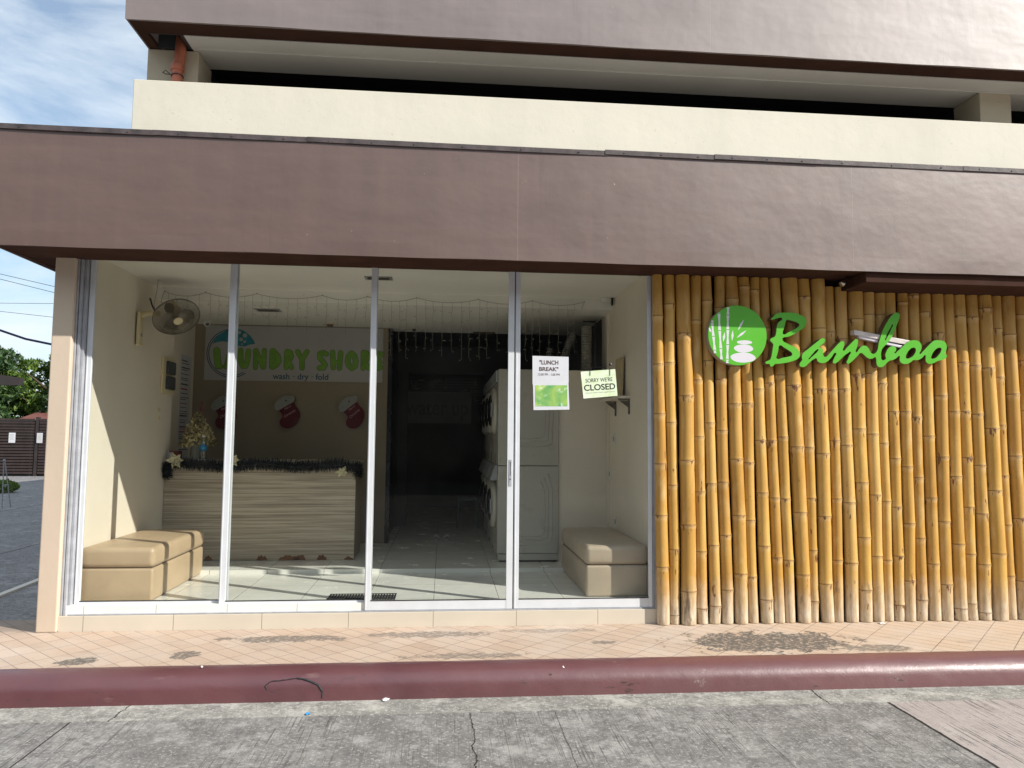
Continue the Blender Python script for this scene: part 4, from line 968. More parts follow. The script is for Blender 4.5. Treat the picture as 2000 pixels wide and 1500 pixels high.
# the cage faces down and towards the glass
MB().lathe(FC-FN*0.20, FN, [(0.03, 0), (0.06, 0.01), (0.065, 0.09), (0.05, 0.11)], 20).build('motor', M['cream_plastic'], fn, smooth=True)
fq = FN.cross(Vector((0, 0, 1))).normalized(); fr_ = fq.cross(FN)
cg = MB(); FR = 0.224
def fp(r, a, h): return FC+fq*(r*math.cos(a))+fr_*(r*math.sin(a))+FN*h
for r_, h, tr_ in ((FR, 0.0, 0.0045), (FR, -0.012, 0.003), (0.15, 0.045, 0.0016), (0.09, 0.058, 0.0016)):
    cg.tube([fp(r_, 2*math.pi*k/40, h) for k in range(41)], tr_, 5, False)
for k in range(110):
    a = 2*math.pi*k/110; tw = 0.35
    cg.tube([fp(0.045, a, 0.062), fp(0.10, a+tw*0.3, 0.057), fp(0.17, a+tw*0.7, 0.035), fp(FR, a+tw, 0.0)], 0.0026, 3, False)
    if k % 2 == 0: cg.tube([fp(FR, a, -0.012), fp(0.17, a, -0.06), fp(0.06, a, -0.09)], 0.0011, 3, False)
cg.build('cage', M['wire_grey'], fn)
MB().lathe(FC+FN*0.058, FN, [(0.047, 0), (0.045, 0.008), (0.03, 0.012)], 24).build('hub_badge', M['cream_plastic'], fn)
bl = MB()
for k in range(3):
    a0 = 2*math.pi*k/3+0.4; rows = []
    for j in range(7):
        r_ = 0.03+0.15*j/6; w_ = 0.55*math.sin(math.pi*(0.2+0.7*j/6))
        rows.append([fp(r_, a0+w_*(u-0.5)*1.6+0.5*j/6, -0.03+0.04*(u-0.5)) for u in (0, 0.33, 0.66, 1)])
    for j in range(6):
        for u in range(3):
            bl.add([rows[j][u], rows[j][u+1], rows[j+1][u+1], rows[j+1][u]], [(0, 1, 2, 3)])
bl.build('blades', M['grille'], fn)
p0 = atY(300, 610, 1.12); MB().tube([atY(293, 582, 1.10), atY(297, 596, 1.12), atY(305, 612, 1.14)], [0.010, 0.008, 0.009], 8).build('tilt_lever', M['black'], fn)
MB().tube([atZ(309, 546, 3.174), atY(306, 570, 1.14), atY(301, 592, 1.13), atY(302, 605, 1.14)], 0.0022, 5).build('cord', M['grille'], fn)
MB().tube([(-3.045, 1.05, 2.50), (-3.047, 1.045, 2.62), (-3.045, 1.05, 2.82)], 0.003, 5).build('power_cord', M['black'], fn)
MB().lathe((-3.018, 1.11, 2.60), (1, 0, 0), [(0.018, 0), (0.016, 0.006)], 16).build('knob', M['appl_grey'], fn)
# ceiling hook
# breaker box
bk = thing('breaker_box', 'cream switch plate with two dark breakers on the left wall', 'switch', (-3.06, 1.93, 2.08))
MB().box(-3.059, -3.035, 1.76, 2.12, 2.06, 2.46).build('cover', M['cream_plastic'], bk, bevel=0.006)
for z_ in (2.275, 2.11):
    MB().box(-3.034, -3.0, 1.84, 2.06, z_, z_+0.145).build('breaker', M['breaker'], bk, bevel=0.012, seg=3)
wp = thing('wall_switch', 'narrow pale switch plate low on the left wall', 'switch', (-3.06, 1.74, 1.8))
MB().box(-3.059, -3.050, 1.70, 1.78, 1.77, 1.90).build('plate', M['cream_plastic'], wp, bevel=0.002)
MB().box(-3.049, -3.043, 1.72, 1.76, 1.81, 1.86).build('rocker', M['white_plastic'], wp)
# price list
pl = thing('price_list', 'tall white price list sheet on the left wall behind the counter', 'poster', (-3.219, 2.98, 1.35))
MB().box(-3.219, -3.214, 2.80, 3.18, 1.32, 2.60).build('sheet', M['paper_grey'], pl)
pt_ = MB(); rd_ = MB(); random.seed(17); z_ = 2.54
while z_ > 1.42:
    h = random.choice((0.008, 0.010, 0.018)); (rd_ if random.random() < 0.12 else pt_).box(-3.2135, -3.2128, 2.84, 2.84+random.uniform(0.18, 0.30), z_-h, z_); z_ -= h+random.choice((0.014, 0.02, 0.04))
pt_.build('printed_lines', M['soft_ink'], pl); rd_.build('red_lines', M['red_ink'], pl)
# security camera
cv = thing('security_camera', 'small white dome camera beside the banner corner', 'camera', (-2.98, 2.98, 3.05))
MB().lathe((-2.98, 2.98, 3.049), (0, 0, -1), [(0.05, 0), (0.045, 0.025), (0.015, 0.03)], 20).build('base', M['white_plastic'], cv, smooth=True)
MB().lathe((-2.99, 2.98, 3.02), (0.5, -0.75, -0.45), [(0.028, -0.03), (0.036, 0.0), (0.036, 0.06), (0.03, 0.062)], 18).build('camera_body', M['white_plastic'], cv, smooth=True)
MB().lathe(Vector((-2.99, 2.98, 3.02))+Vector((0.5, -0.75, -0.45)).normalized()*0.062, (0.5, -0.75, -0.45), [(0.024, 0), (0.02, 0.004)], 18).build('lens', M['black'], cv)
MB().tube([(-2.98, 2.98, 3.04), (-2.9, 2.99, 3.0), (-2.86, 3.05, 3.03)], 0.003, 5).build('lead', M['cream_plastic'], cv)

# icicle light string
random.seed(23)
ic = thing('icicle_lights', 'clear icicle light string hung along the ceiling beam', 'string lights', (-0.7, 1.53, 3.12))
nails = [-2.97, -2.55, -2.02, -1.33, -0.85, -0.32, 0.35, 0.95, 1.53]
def cz(x):
    for a, b in zip(nails[:-1], nails[1:]):
        if a <= x <= b: u = (x-a)/(b-a); return 3.128-0.13*0.35*4*u*(1-u)
    return 3.12
ic_c = MB().tube([(-3.0, 1.53, 3.0), (-2.99, 1.53, 3.08)]+[(-2.97+4.5*q/180, 1.535, cz(-2.97+4.5*q/180)) for q in range(181)]+[(1.5, 1.53, 3.05)], 0.0028, 5)
for nx in nails: ic_c.lathe((nx, 1.55, 3.13), (0, -1, 0), [(0.006, 0), (0.006, 0.02)], 6)
ic_c.build('cable', M['stock_cord'], ic)
x = -2.93; k = 0
while x < 1.50:
    z0 = cz(x); L_ = random.choice((0.30, 0.42, 0.55, 0.62)) if x < -0.72 else random.uniform(0.50, 0.66)
    if x < -0.72: L_ *= 0.6
    pts = [Vector((x, 1.533, z0))]; z_ = z0
    while z_ > z0-L_:
        z_ -= 0.035; pts.append(Vector((x+random.uniform(-.005, .005), 1.533+random.uniform(-.004, .004), z_)))
    m = MB().tube(pts, 0.0015, 4)
    s_ = m.build('strand', M['stock_cord'], ic)
    bb_ = MB()
    for p in pts[3::3]:
        d = Vector((random.choice((-1, 1))*random.uniform(.012, .024), 0, random.uniform(-.018, .01)))
        bb_.tube([p, p+d], 0.0012, 3).lathe(p+d, d, [(0.0025, -0.004), (0.0035, 0.004), (0.001, 0.012)], 5)
    bb_.build('bulbs', M['bulb'], s_)
    x += 0.098*random.uniform(0.75, 1.25)
# recessed ceiling lights
def vent(x, y, z, w_, d_, label, m=M['appl_grey']):
    t = thing('ceiling_light', label, 'ceiling light', (x, y, z), 'recessed rectangular lights in the ceiling')
    MB().box(x-w_/2, x+w_/2, y-d_/2, y-d_/2+0.03, z-0.006, z).box(x-w_/2, x+w_/2, y+d_/2-0.03, y+d_/2, z-0.006, z).box(x-w_/2, x-w_/2+0.03, y-d_/2+0.03, y+d_/2-0.03, z-0.006, z).box(x+w_/2-0.03, x+w_/2, y-d_/2+0.03, y+d_/2-0.03, z-0.006, z).build('frame', m, t)
    lv = MB()
    for q in range(6): lv.box(x-w_/2+0.03, x+w_/2-0.03, y-d_/2+0.035+q*(d_-0.07)/6, y-d_/2+0.040+q*(d_-0.07)/6, z-0.012, z-0.001)
    lv.build('louvre', M['grille'], t)
vent(-0.67, 0.80, 3.176, 0.27, 0.16, 'louvred rectangular light in the front ceiling nearest the glass')
vent(-2.03, 2.1, 3.05, 0.28, 0.20, 'louvred rectangular light above the Laundry Shore banner')
vent(0.52, 3.55, 3.05, 0.30, 0.16, 'louvred rectangular light in the ceiling of the dark doorway', M['grille'])
sdv = thing('smoke_detector', 'small square brown smoke detector on the lower ceiling above the banner', 'smoke detector', (-1.47, 3.0, 3.05))
MB().box(-1.52, -1.42, 2.95, 3.05, 3.035, 3.05).build('base', M['cream_plastic'], sdv); MB().box(-1.505, -1.435, 2.965, 3.035, 3.01, 3.034).build('sensor', M['grille'], sdv)
sd2 = thing('ceiling_sensor', 'tiny dark sensor on the ceiling before the doorway', 'sensor', (-0.42, 3.3, 3.05))
MB().lathe((-0.42, 3.35, 3.05), (0, 0, -1), [(0.03, 0), (0.02, 0.02), (0.008, 0.03)], 10).build('sensor', M['black'], sd2)
em = thing('wall_lamp', 'small white round lamp fitting at the top of the right wall', 'lamp', (1.80, 1.75, 3.14))
MB().lathe((1.77, 1.50, 3.172), (0, 0, -1), [(0.055, 0), (0.055, 0.04), (0.04, 0.045)], 20).build('lamp_body', M['white_plastic'], em, smooth=False)
MB().box(1.83, 1.845, 1.48, 1.52, 3.09, 3.172).build('bracket', M['black'], em)

# stacked washer dryers
def washer_stack(y0, label):
    x0, x1, d = 0.600, 1.285, 0.66; y1 = y0+d
    t = thing('stacked_washer_dryer', label, 'washing machine', ((x0+x1)/2, (y0+y1)/2, 0.24), 'stacked washers and dryers along the wall')
    MB().box(x0, x1, y0, y1, 0.335, 1.300).build('washer_body', M['white_enamel'], t, bevel=0.008)
    MB().box(x0, x1, y0, y1, 1.306, 2.385).build('dryer_body', M['white_enamel'], t, bevel=0.008)
    MB().box(x0+0.01, x1-0.01, y0+0.004, y1-0.004, 0.262, 0.330).build('plinth', M['white_enamel'], t, bevel=0.004)
    MB().box(x0+0.03, x1-0.03, y0+0.03, y1-0.03, 0.241, 0.262).build('foot', M['black'], t)
    for zc in (0.85, 1.93):
        ym = (y0+y1)/2
        dr = MB().lathe((x0-0.002, ym, zc), (-1, 0, 0), [(0.27, 0), (0.265, 0.03), (0.235, 0.055), (0.19, 0.06)], 36).build('door', M['white_enamel'], t, smooth=True)
        MB().lathe((x0-0.0625, ym, zc), (-1, 0, 0), [(0.188, 0), (0.17, 0.018), (0.10, 0.035), (0.02, 0.04)], 30).build('door_glass', M['dark_glass'], dr, smooth=True)
        MB().box(x0-0.080, x0-0.062, y0+0.075, y0+0.10, zc-0.08, zc+0.08).build('door_handle', M['appl_grey'], dr, bevel=0.004)
    MB().hexa([(x0-0.09, y0+0.02, 1.14), (x0-0.001, y0+0.02, 1.14), (x0-0.001, y1-0.02, 1.14), (x0-0.09, y1-0.02, 1.14), (x0-0.03, y0+0.02, 1.31), (x0-0.001, y0+0.02, 1.31), (x0-0.001, y1-0.02, 1.31), (x0-0.03, y1-0.02, 1.31)]).build('control_panel', M['appl_grey'], t, bevel=0.005)
    MB().box(x0-0.03, x0-0.001, y0+0.02, y1-0.02, 2.24, 2.37).build('control_panel', M['appl_grey'], t, bevel=0.005)
    em_ = MB()
    for off in (0.0, 0.045, 0.085):
        for (zc, top) in ((0.78, 1.22), (1.86, 2.30)):
            xr = x1-0.07-off; pts = [(xr-0.05, top-off), (xr-0.01, top-0.15-off*0.5), (xr, zc), (xr-0.01, 0.47+off+(zc-0.78)), (xr-0.06, 0.44+off+(zc-0.78)), (x0+0.2, 0.43+off+(zc-0.78))]
            em_.tube([(a, y0-0.001, b) for a, b in pts], 0.006, 6)
    em_.build('embossed_panel', M['white_enamel'], t, smooth=True)
    return t
w0 = washer_stack(1.76, 'white stacked washer and dryer nearest the glass, its plain side facing the street')
for i, yy in ((1, 0.70), (2, 1.40), (3, 2.10)):
    c = copy_tree(w0); c.location.y += yy
    c['label'] = ['', 'white stacked washer and dryer second from the glass', 'white stacked washer and dryer third from the glass', 'white stacked washer and dryer deepest in the dark room'][i]
def duct(pts, r, label):
    p = [Vector(q) for q in pts]; path_ = []; rad = []
    for a, b in zip(p[:-1], p[1:]):
        n_ = max(6, int((b-a).length/0.013))
        for q in range(n_): path_.append(a+(b-a)*q/n_); rad.append(r+(0.008 if q % 2 else -0.007))
    m = MB().tube(path_, rad, 18)
    tag(m.build('exhaust_duct', M['foil'], org=p[0]), label, 'duct', 'flexible exhaust ducts above the dryers')
duct([(1.635, 1.95, 2.20), (1.635, 1.95, 2.93)], 0.060, 'straight corrugated exhaust duct rising in the right corner')
duct([(1.40, 2.35, 2.385), (1.44, 2.36, 2.60), (1.56, 2.38, 2.90)], 0.045, 'slanting corrugated exhaust duct behind the straight one')
duct([(1.30, 2.6, 2.386), (1.30, 2.6, 2.75)], 0.040, 'short dim corrugated exhaust duct deepest behind the notices')
db = thing('duct_frame', 'thin black metal frame around the top of the straight duct', 'bracket', (1.72, 1.98, 2.4))
MB().box(1.735, 1.75, 1.97, 2.0, 2.386, 2.99).box(1.60, 1.735, 1.97, 2.0, 2.975, 2.99).build('frame', M['black'], db)
# right wall items
sh = thing('wall_shelf', 'narrow pale shelf on two brackets on the right wall', 'shelf', (1.82, 1.25, 2.0))
MB().box(1.735, 1.86, 0.80, 1.70, 2.02, 2.045).build('board', M['in_wall'], sh, bevel=0.002)
for y_ in (0.83, 1.42):
    MB().box(1.846, 1.860, y_-0.012, y_+0.012, 1.86, 2.018).box(1.745, 1.846, y_-0.01, y_+0.01, 2.004, 2.018).add([(1.75, y_-0.01, 2.0), (1.846, y_-0.01, 2.0), (1.846, y_-0.01, 1.93), (1.75, y_+0.01, 2.0), (1.846, y_+0.01, 2.0), (1.846, y_+0.01, 1.93)], [(0, 1, 2), (3, 5, 4), (0, 2, 5, 3)]).build('bracket', M['grille'], sh)
cb = thing('cardboard_sheet', 'folded tan cardboard standing on the wall shelf', 'cardboard', (1.84, 1.15, 2.045))
MB().hexa([(1.80, 0.99, 2.046), (1.83, 0.99, 2.046), (1.84, 1.34, 2.046), (1.81, 1.34, 2.046), (1.83, 0.99, 2.46), (1.845, 0.99, 2.46), (1.85, 1.34, 2.47), (1.84, 1.34, 2.47)]).build('sheet', M['cardboard'], cb)
for (y_, z_, lab) in ((1.50, 1.61, 'white wall outlet high on the right wall above the other two'), (1.70, 1.22, 'white wall outlet in the corner at mid height on the right wall'), (1.43, 0.72, 'white wall outlet just above the right bench')):
    o_ = thing('wall_outlet', lab, 'outlet', (1.86, y_, z_), 'outlets on the right wall')
    MB().box(1.852, 1.861, y_-0.045, y_+0.045, z_-0.06, z_+0.06).build('plate', M['white_plastic'], o_, bevel=0.002)
    MB().box(1.848, 1.8515, y_-0.02, y_+0.02, z_-0.025, z_+0.025).build('socket', M['appl_grey'], o_)
tk = thing('cable_trunking', 'thin vertical trunking down the right rear corner', 'trunking', (1.85, 1.77, 0.7))
MB().box(1.838, 1.861, 1.755, 1.785, 0.66, 3.17).build('channel', M['in_wall'], tk)

# notices on the glass
NYs = -0.012
def npt(px, py, y=-0.005): p = atY(px, py, y); return (p.x, p.z)
ln = thing('lunch_notice', 'white paper notice reading LUNCH BREAK taped to the glass', 'notice', (0.93, -0.006, 2.08))
q = [npt(1040, 752), npt(1110.5, 747), npt(1110.5, 697), npt(1040, 695)]
shape('sheet', [q], -0.0078, -0.0062, M['paper'], ln, smooth=False)
for s_, x0, x1, y0, y1 in (('"LUNCH', 1053.5, 1090.5, 712, 704), ('BREAK"', 1053, 1090.5, 724.5, 717)):
    a, b = npt(x0, y0), npt(x1, y1); text('lettering', s_, a[0], b[0], a[1], b[1], -0.0082, M['soft_ink'], ln, bold=0.03)
a, b = npt(1051, 733.5), npt(1093, 729.5); text('lettering', '12:00 PM - 1:00 PM', a[0], b[0], a[1], b[1], -0.0082, M['soft_ink'], ln)
gn = thing('green_notice', 'green leaf print notice with white border below the lunch notice', 'notice', (0.94, -0.006, 1.87))
q = [npt(1042, 801), npt(1112, 800), npt(1110, 746.5), npt(1041, 750)]
shape('sheet', [q], -0.0100, -0.0085, M['paper'], gn, smooth=False)
q = [npt(1045.5, 793.5), npt(1108, 793.5), npt(1107.5, 752.5), npt(1045, 752.5)]
shape('print', [q], -0.0112, -0.0102, M['notice_green'], gn, smooth=False)
gm_ = MB(); random.seed(31)
for q in range(8):
    a = npt(1062+random.uniform(-2, 4), 758+q*3.4); b = npt(1098+random.uniform(-8, 3), 758+q*3.4)
    gm_.box(a[0], b[0], -0.0119, -0.0113, a[1]-0.0022, a[1]+0.0022)
gm_.build('printed_lines', M['notice_green'], gn)
cs = thing('closed_sign', 'tilted pale green card reading SORRY WE\'RE CLOSED hung on the glass', 'sign', (1.37, -0.006, 2.0))
q = [npt(1139.5, 778.5), npt(1206, 773), npt(1201.5, 721), npt(1134, 726)]
shape('card', [q], -0.0085, -0.0062, M['closed_bg'], cs, smooth=False)
rt = math.radians(4.3)
a, b = npt(1143.5, 745.5), npt(1196, 738.5); text('lettering', "SORRY WE'RE", a[0], b[0], a[1], b[1], -0.0088, M['ink'], cs, rot=rt)
a, b = npt(1140.5, 761.5), npt(1201.5, 750.5); text('lettering', 'CLOSED', a[0], b[0], a[1], b[1], -0.0088, M['ink'], cs, bold=0.018, rot=rt)
a, b = npt(1144, 767.5), npt(1201, 765); text('lettering', 'please come back again soon', a[0], b[0], a[1], b[1], -0.0088, M['pale_ink'], cs, rot=rt)
cc = MB()
for px in (1152.5, 1191):
    a = npt(px, 718); b = npt(px, 734)
    cc.tube([(a[0], -0.012, a[1]), (b[0], -0.012, b[1])], 0.0022, 5)
cc.tube([(*[npt(1147, 724)[0]], -0.011, npt(1147, 724)[1]), (npt(1160, 717)[0], -0.011, npt(1160, 717)[1]), (npt(1180, 718)[0], -0.011, npt(1180, 718)[1]), (npt(1193, 713)[0], -0.011, npt(1193, 713)[1])], 0.0016, 5)
a = npt(1192, 712); cc.lathe((a[0], -0.004, a[1]), (0, -1, 0), [(0.013, 0), (0.012, 0.01), (0.004, 0.014)], 12)
cc.build('hanging_wire', M['black'], cs)

# floor grating, slippers
mt = thing('floor_mat', 'black rubber slatted mat just inside the glass', 'mat', (-0.69, 0.2, 0.2))
g = MB(); 
for q in range(24): g.box(-0.985+q*0.0247, -0.972+q*0.0247, 0.10, 0.30, 0.202, 0.212)
g.build('slats', M['rubber'], mt); MB().box(-0.985, -0.40, 0.10, 0.115, 0.2125, 0.217).box(-0.985, -0.40, 0.285, 0.30, 0.2125, 0.217).build('rails', M['rubber'], mt)
def slipper(px, label):
    c = atZ(px, 1055, 0.24)
    t = thing('slipper', label, 'slipper', (c.x, c.y, 0.24), 'pair of slippers in the doorway')
    so_ = []
    for k in range(20):
        g_ = 2*math.pi*k/20; so_.append((c.x+0.042*math.cos(g_)*(1+0.15*math.sin(g_)), c.y+0.02+0.12*math.sin(g_)))
    m = MB(); n_ = len(so_)
    m.add([(x_, y_, 0.242) for x_, y_ in so_]+[(x_, y_, 0.264) for x_, y_ in so_], [tuple(range(n_-1, -1, -1)), tuple(range(n_, 2*n_))]+[(k, (k+1) % n_, (k+1) % n_+n_, k+n_) for k in range(n_)])
    m.build('sole', M['slipper'], t)
    st = MB(); st.tube([(c.x-0.042, c.y+0.03, 0.266), (c.x-0.02, c.y+0.03, 0.305), (c.x+0.02, c.y+0.03, 0.305), (c.x+0.042, c.y+0.03, 0.266)], 0.012, 8)
    st.tube([(c.x-0.042, c.y-0.005, 0.266), (c.x-0.02, c.y-0.005, 0.30), (c.x+0.02, c.y-0.005, 0.30), (c.x+0.042, c.y-0.005, 0.266)], 0.010, 8)
    st.build('strap', M['slipper'], t, smooth=True)
slipper(852, 'left slipper of the pale pair on the doorway floor'); slipper(873, 'right slipper of the pale pair on the doorway floor')
# dim things in the back room
wu = thing('water_up_banner', 'dim grey banner reading water up in the dark rear room', 'banner', (-0.1, 5.5, 1.85))
a = atY(786, 826, 5.5); b = atY(921, 766, 5.5)
MB().box(a.x, b.x, 5.5, 5.505, a.z, b.z).build('sheet', M['dark_banner'] if 'dark_banner' in M else simple('dim_banner_print', (0.060, 0.062, 0.068), 0.5, 0.1), wu)
a = atY(792, 820, 5.5); b = atY(915, 786, 5.5)
text('lettering', 'water up', a.x, b.x, a.z, b.z, 5.499, M['black'], wu, bold=0.02)
stl = thing('plastic_stool', 'dark teal plastic stool standing in the rear room', 'stool', (0.38, 5.0, 0.24))
MB().box(0.22, 0.52, 4.85, 5.15, 0.66, 0.69).build('seat', M['teal_plastic'], stl, bevel=0.01)
for (x_, y_) in ((0.235, 4.865), (0.505, 4.865), (0.235, 5.135), (0.505, 5.135)): MB().tube([(x_, y_, 0.66), (x_+(0.02 if x_ > 0.3 else -0.02), y_, 0.242)], 0.014, 8).build('leg', M['teal_plastic'], stl)

# ================================================================== THE LANE ON THE LEFT
GYY = 24.9
gt = thing('slat_gate', 'dark brown horizontal slat gate across the end of the lane', 'gate', (-17, GYY, -0.05))
lf = MB(); rt_ = MB()
for q in range(19):
    z_ = 0.04+q*0.118
    lf.box(-25, -16.42, GYY, GYY+0.03, z_, z_+0.085); rt_.box(-16.22, -12.5, GYY, GYY+0.03, z_, z_+0.085)
lf.build('slat_leaf', M['gate'], gt); rt_.build('slat_leaf', M['gate'], gt)
for x_ in (-24, -20.5, -18.6, -16.32, -14.4, -12.6): MB().box(x_-0.07, x_+0.07, GYY+0.032, GYY+0.12, -0.05, 2.32).build('post', M['gate_post'], gt)
MB().box(-25, -12.5, GYY+0.13, GYY+0.16, -0.05, 2.2).build('backing_sheet', M['rubber'], gt)
for x_, w_, lab in ((-17.24, 0.25, 'white paper notice on the left leaf of the slat gate'), (-16.19, 0.22, 'smaller greyer paper notice on the right leaf of the slat gate')):
    n_ = thing('paper_notice', lab, 'notice', (x_, GYY-0.01, 1.28), 'papers stuck on the slat gate')
    MB().box(x_-w_/2, x_+w_/2, GYY-0.012, GYY-0.004, 1.28, 1.68).build('sheet', M['paper'] if w_ > 0.23 else M['paper_grey'], n_)
    ms = MB()
    for q in range(5): ms.box(x_-w_/2+0.04, x_+w_/2-0.04-0.02*(q % 2), GYY-0.0145, GYY-0.0125, 1.60-q*0.05, 1.615-q*0.05)
    ms.build('printed_lines', M['pale_ink'], n_)
# red roofed shed beyond the gate, dark roof at the left
rs = thing('shed', 'low shed with red sheet roof beyond the slat gate', 'shed', (-19, 29, -0.05))
MB().box(-19, -14, 29, 31, -0.05, 2.15).build('wall', M['paper_grey'], rs)
r_ = MB()
for q in range(22, 40): r_.hexa([(-26.5+q*0.33, 28.4, 2.15), (-26.5+q*0.33+0.28, 28.4, 2.15), (-26.5+q*0.33+0.28, 31, 2.75), (-26.5+q*0.33, 31, 2.75), (-26.5+q*0.33, 28.4, 2.20), (-26.5+q*0.33+0.28, 28.4, 2.20), (-26.5+q*0.33+0.28, 31, 2.80), (-26.5+q*0.33, 31, 2.80)])
r_.build('roof', M['roof_red'], rs)
a = atY(0, 728, 20); 
ds = thing('dark_roof', 'dark brown eave jutting in at the left edge before the trees', 'roof', (a.x, 20, 0))
e1 = atY(40, 738, 20); e2 = atY(36, 752, 20)
MB().prism_xz([(a.x-4, a.z+0.5), (e1.x, e1.z), (e2.x, e2.z), (a.x-4, e2.z-0.05)], 20, 20.25).build('eave', M['gate_post'], ds)
MB().box(a.x-4, a.x-3.7, 20.5, 20.8, -0.05, 3.2).build('post', M['gate_post'], ds)
# plant by the gate and a metal stand
def leaves(mb, c, R, n, sz, sq=1.0):
    c = Vector(c)
    for _ in range(n):
        while True:
            d = Vector((random.uniform(-1, 1), random.uniform(-1, 1), random.uniform(-1, 1)))
            if 0.25 < d.length < 1: break
        d = d.normalized()*(d.length**0.45)
        p = c+Vector((d.x*R, d.y*R, d.z*R*sq)); a = Vector((random.gauss(0, 1), random.gauss(0, 1), random.gauss(0, 1))).normalized(); b = a.cross(Vector((random.gauss(0, 1), random.gauss(0, 1), random.gauss(0, 1)))).normalized()
        s_ = sz*random.uniform(0.6, 1.3)
        mb.add([p-a*s_, p+b*s_*0.4, p+a*s_, p-b*s_*0.4], [(0, 1, 2, 3)])
def tree(x, y, h, R, m, label, n=60, cz_=0.62):
    t = thing('tree', label, 'tree', (x, y, -0.05), 'trees beyond the gate')
    tk_ = MB().tube([(x, y, -0.05), (x+0.1, y, h*0.3), (x-0.05, y+0.1, h*0.55), (x+0.1, y, h*0.85)], [R*0.10, R*0.08, R*0.055, R*0.02], 10)
    for q in range(9):
        a = random.uniform(0, 6.28); z_ = h*random.uniform(0.35, 0.7); tk_.tube([(x, y, z_), (x+R*0.35*math.cos(a), y+R*0.35*math.sin(a), z_+h*0.08), (x+R*0.75*math.cos(a), y+R*0.75*math.sin(a), z_+h*0.18)], [R*0.045, R*0.03, R*0.01], 6)
    tk_.build('trunk', M['bark'], t, smooth=True)
    cr_ = MB()
    for q in range(n):
        a = random.uniform(0, 6.28); u = random.uniform(-1, 1); rr = R*math.sqrt(max(0, 1-u*u))*random.uniform(0.45, 1.0)
        cr_r = R*random.uniform(0.16, 0.34)
        leaves(cr_, (x+rr*math.cos(a), y+rr*math.sin(a), h*cz_+u*h*(1-cz_)*0.85), cr_r, int(230*(cr_r/R/0.25)**2), 0.13, 0.7)
    cr_.build('crown', m, t)
random.seed(41)
tree(-22.5, 31, 6.3, 2.7, M['leaf_b'], 'deep green leafy tree at the left edge behind the dark eave', 80, 0.55)
tree(-19.6, 33, 6.0, 2.3, M['leaf_a'], 'bright yellow green tree in the middle beyond the gate', 70, 0.58)
tree(-17.6, 32, 5.3, 2.2, M['leaf_b'], 'darker green tree next to the corner pillar beyond the gate', 70, 0.5)
tree(-26.0, 36, 7.0, 3.0, M['leaf_b'], 'tall dark tree left of the others, outside the lane', 60, 0.55)
random.seed(43)
hp = thing('lane_plant', 'low bright green plant at the edge of the lane', 'plant', (-15.5, 19.2, -0.05))
c = atZ(12, 945, 0.2)
m = MB(); leaves(m, (c.x-0.1, c.y, 0.12), 0.42, 800, 0.055, 0.45); m.build('leaves', M['leaf_a'], hp)
MB().tube([(c.x, c.y, -0.05), (c.x+0.05, c.y, 0.35)], 0.02, 6).build('stem', M['bark'], hp)
p1 = atZ(4, 991, -0.05)
ms_ = thing('metal_stand', 'thin steel stand at the left edge of the lane', 'stand', (p1.x, p1.y, -0.05))
MB().tube([(p1.x, p1.y, -0.05), (p1.x-0.02, p1.y, 1.0)], 0.012, 8).build('leg', M['steel'], ms_); MB().tube([(p1.x+0.13, p1.y+0.1, -0.05), (p1.x+0.0, p1.y, 1.0)], 0.012, 8).build('leg', M['steel'], ms_)
MB().tube([(p1.x-0.03, p1.y+0.05, 0.45), (p1.x+0.08, p1.y+0.05, 0.45)], 0.014, 8).build('crossbar', M['steel'], ms_)
MB().lathe((p1.x-0.01, p1.y, 0.98), (0, 0, 1), [(0.02, 0), (0.035, 0.03), (0.015, 0.06)], 10).build('finial', M['steel'], ms_)
st_ = thing('concrete_strip', 'pale raised concrete strip crossing the lane beside the pillar', 'kerb strip', (-4.5, 1.8, -0.05))
q0 = atZ(-40, 1176, -0.03); q1 = atZ(84, 1128, -0.03)
d = (q1-q0).normalized(); nn = Vector((-d.y, d.x, 0))*0.035
MB().hexa([(q0-nn-Vector((0, 0, .03))), (q1-nn-Vector((0, 0, .03))), (q1+nn-Vector((0, 0, .03))), (q0+nn-Vector((0, 0, .03))), q0-nn, q1-nn, q1+nn, q0+nn]).build('strip', M['beam'], st_)
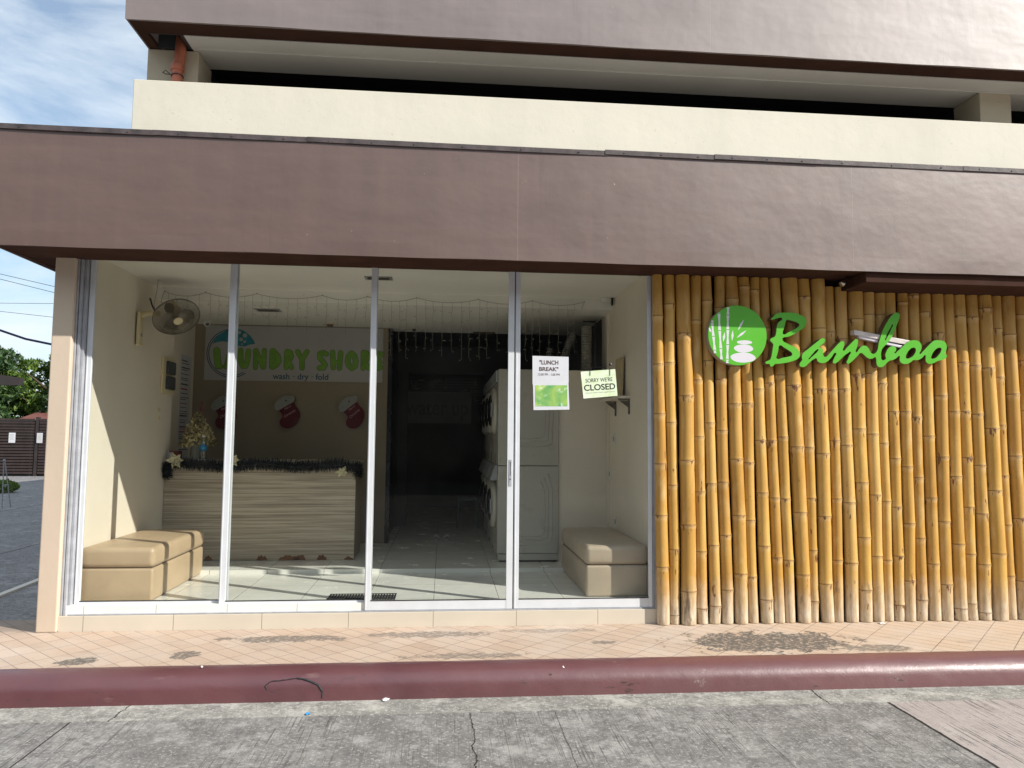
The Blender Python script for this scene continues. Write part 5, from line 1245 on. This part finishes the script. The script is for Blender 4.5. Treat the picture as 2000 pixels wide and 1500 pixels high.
# overhead lines
def wire(pa, pb, Y0, Y1, r, m, label, sag=0.0):
    a = atY(pa[0], pa[1], Y0); b = atY(pb[0], pb[1], Y1); d = b-a; a = a-d*1.5; b = b+d*0.9
    pts = [a+(b-a)*q/16-Vector((0, 0, sag*4*(q/16)*(1-q/16))) for q in range(17)]
    tag(MB().tube(pts, r, 6).build('overhead_wire', m, org=a), label, 'wire', 'overhead wires above the lane')
wire((0, 535), (112, 561), 26, 26, 0.012, M['cable'], 'topmost thin overhead wire above the lane')
wire((0, 545), (112, 573), 26, 26, 0.012, M['cable'], 'second thin overhead wire, just below the topmost')
wire((0, 592), (110, 593), 28, 28, 0.010, M['cable'], 'nearly level thin overhead wire in the middle of the sky gap')
wire((0, 608), (108, 620), 27, 27, 0.010, M['cable'], 'slightly sloping thin overhead wire below the level one')
a = atY(0, 645, 3.2); b = atY(50, 662, 3.2); c = atY(103, 673, 3.2); d0 = a-(b-a)*3+Vector((0, 0, 0.25)); d1 = c+(c-b)*3
tag(MB().tube([d0, a-(b-a)+Vector((0, 0, .03)), a, b, c, d1], 0.014, 8).build('blue_cable', M['cable_blue'], org=a, smooth=True), 'thick dark blue cable hanging across the lane', 'cable')

# litter
def scrap(px, py, z, r, m, label):
    c = atZ(px, py, z); random.seed(px)
    k = MB(); n_ = 9; P = [(c.x+r*random.uniform(.5, 1)*math.cos(6.283*q/n_), c.y+r*random.uniform(.5, 1)*math.sin(6.283*q/n_), z+random.uniform(0.001, 0.012)) for q in range(n_)]+[(c.x, c.y, z+0.018)]
    k.add(P, [(q, (q+1) % n_, n_) for q in range(n_)]); tag(k.build('litter', m, org=(c.x, c.y, z)), label, 'litter')
scrap(753, 1368, ZR+0.003, 0.035, M['litter'], 'white paper scrap in the gutter below the kerb')
scrap(600, 1396, ZR+0.003, 0.022, M['litter_blue'], 'small blue plastic scrap in the gutter')
scrap(1722, 1219, 0.0, 0.04, M['litter'], 'white scrap on the pavement at the foot of the bamboo')
scrap(394, 1305, 0.014, 0.010, M['litter'], 'tiny white fleck on the kerb, left of the crack')
scrap(1100, 1305, 0.014, 0.010, M['litter'], 'tiny white fleck on top of the kerb at mid picture')
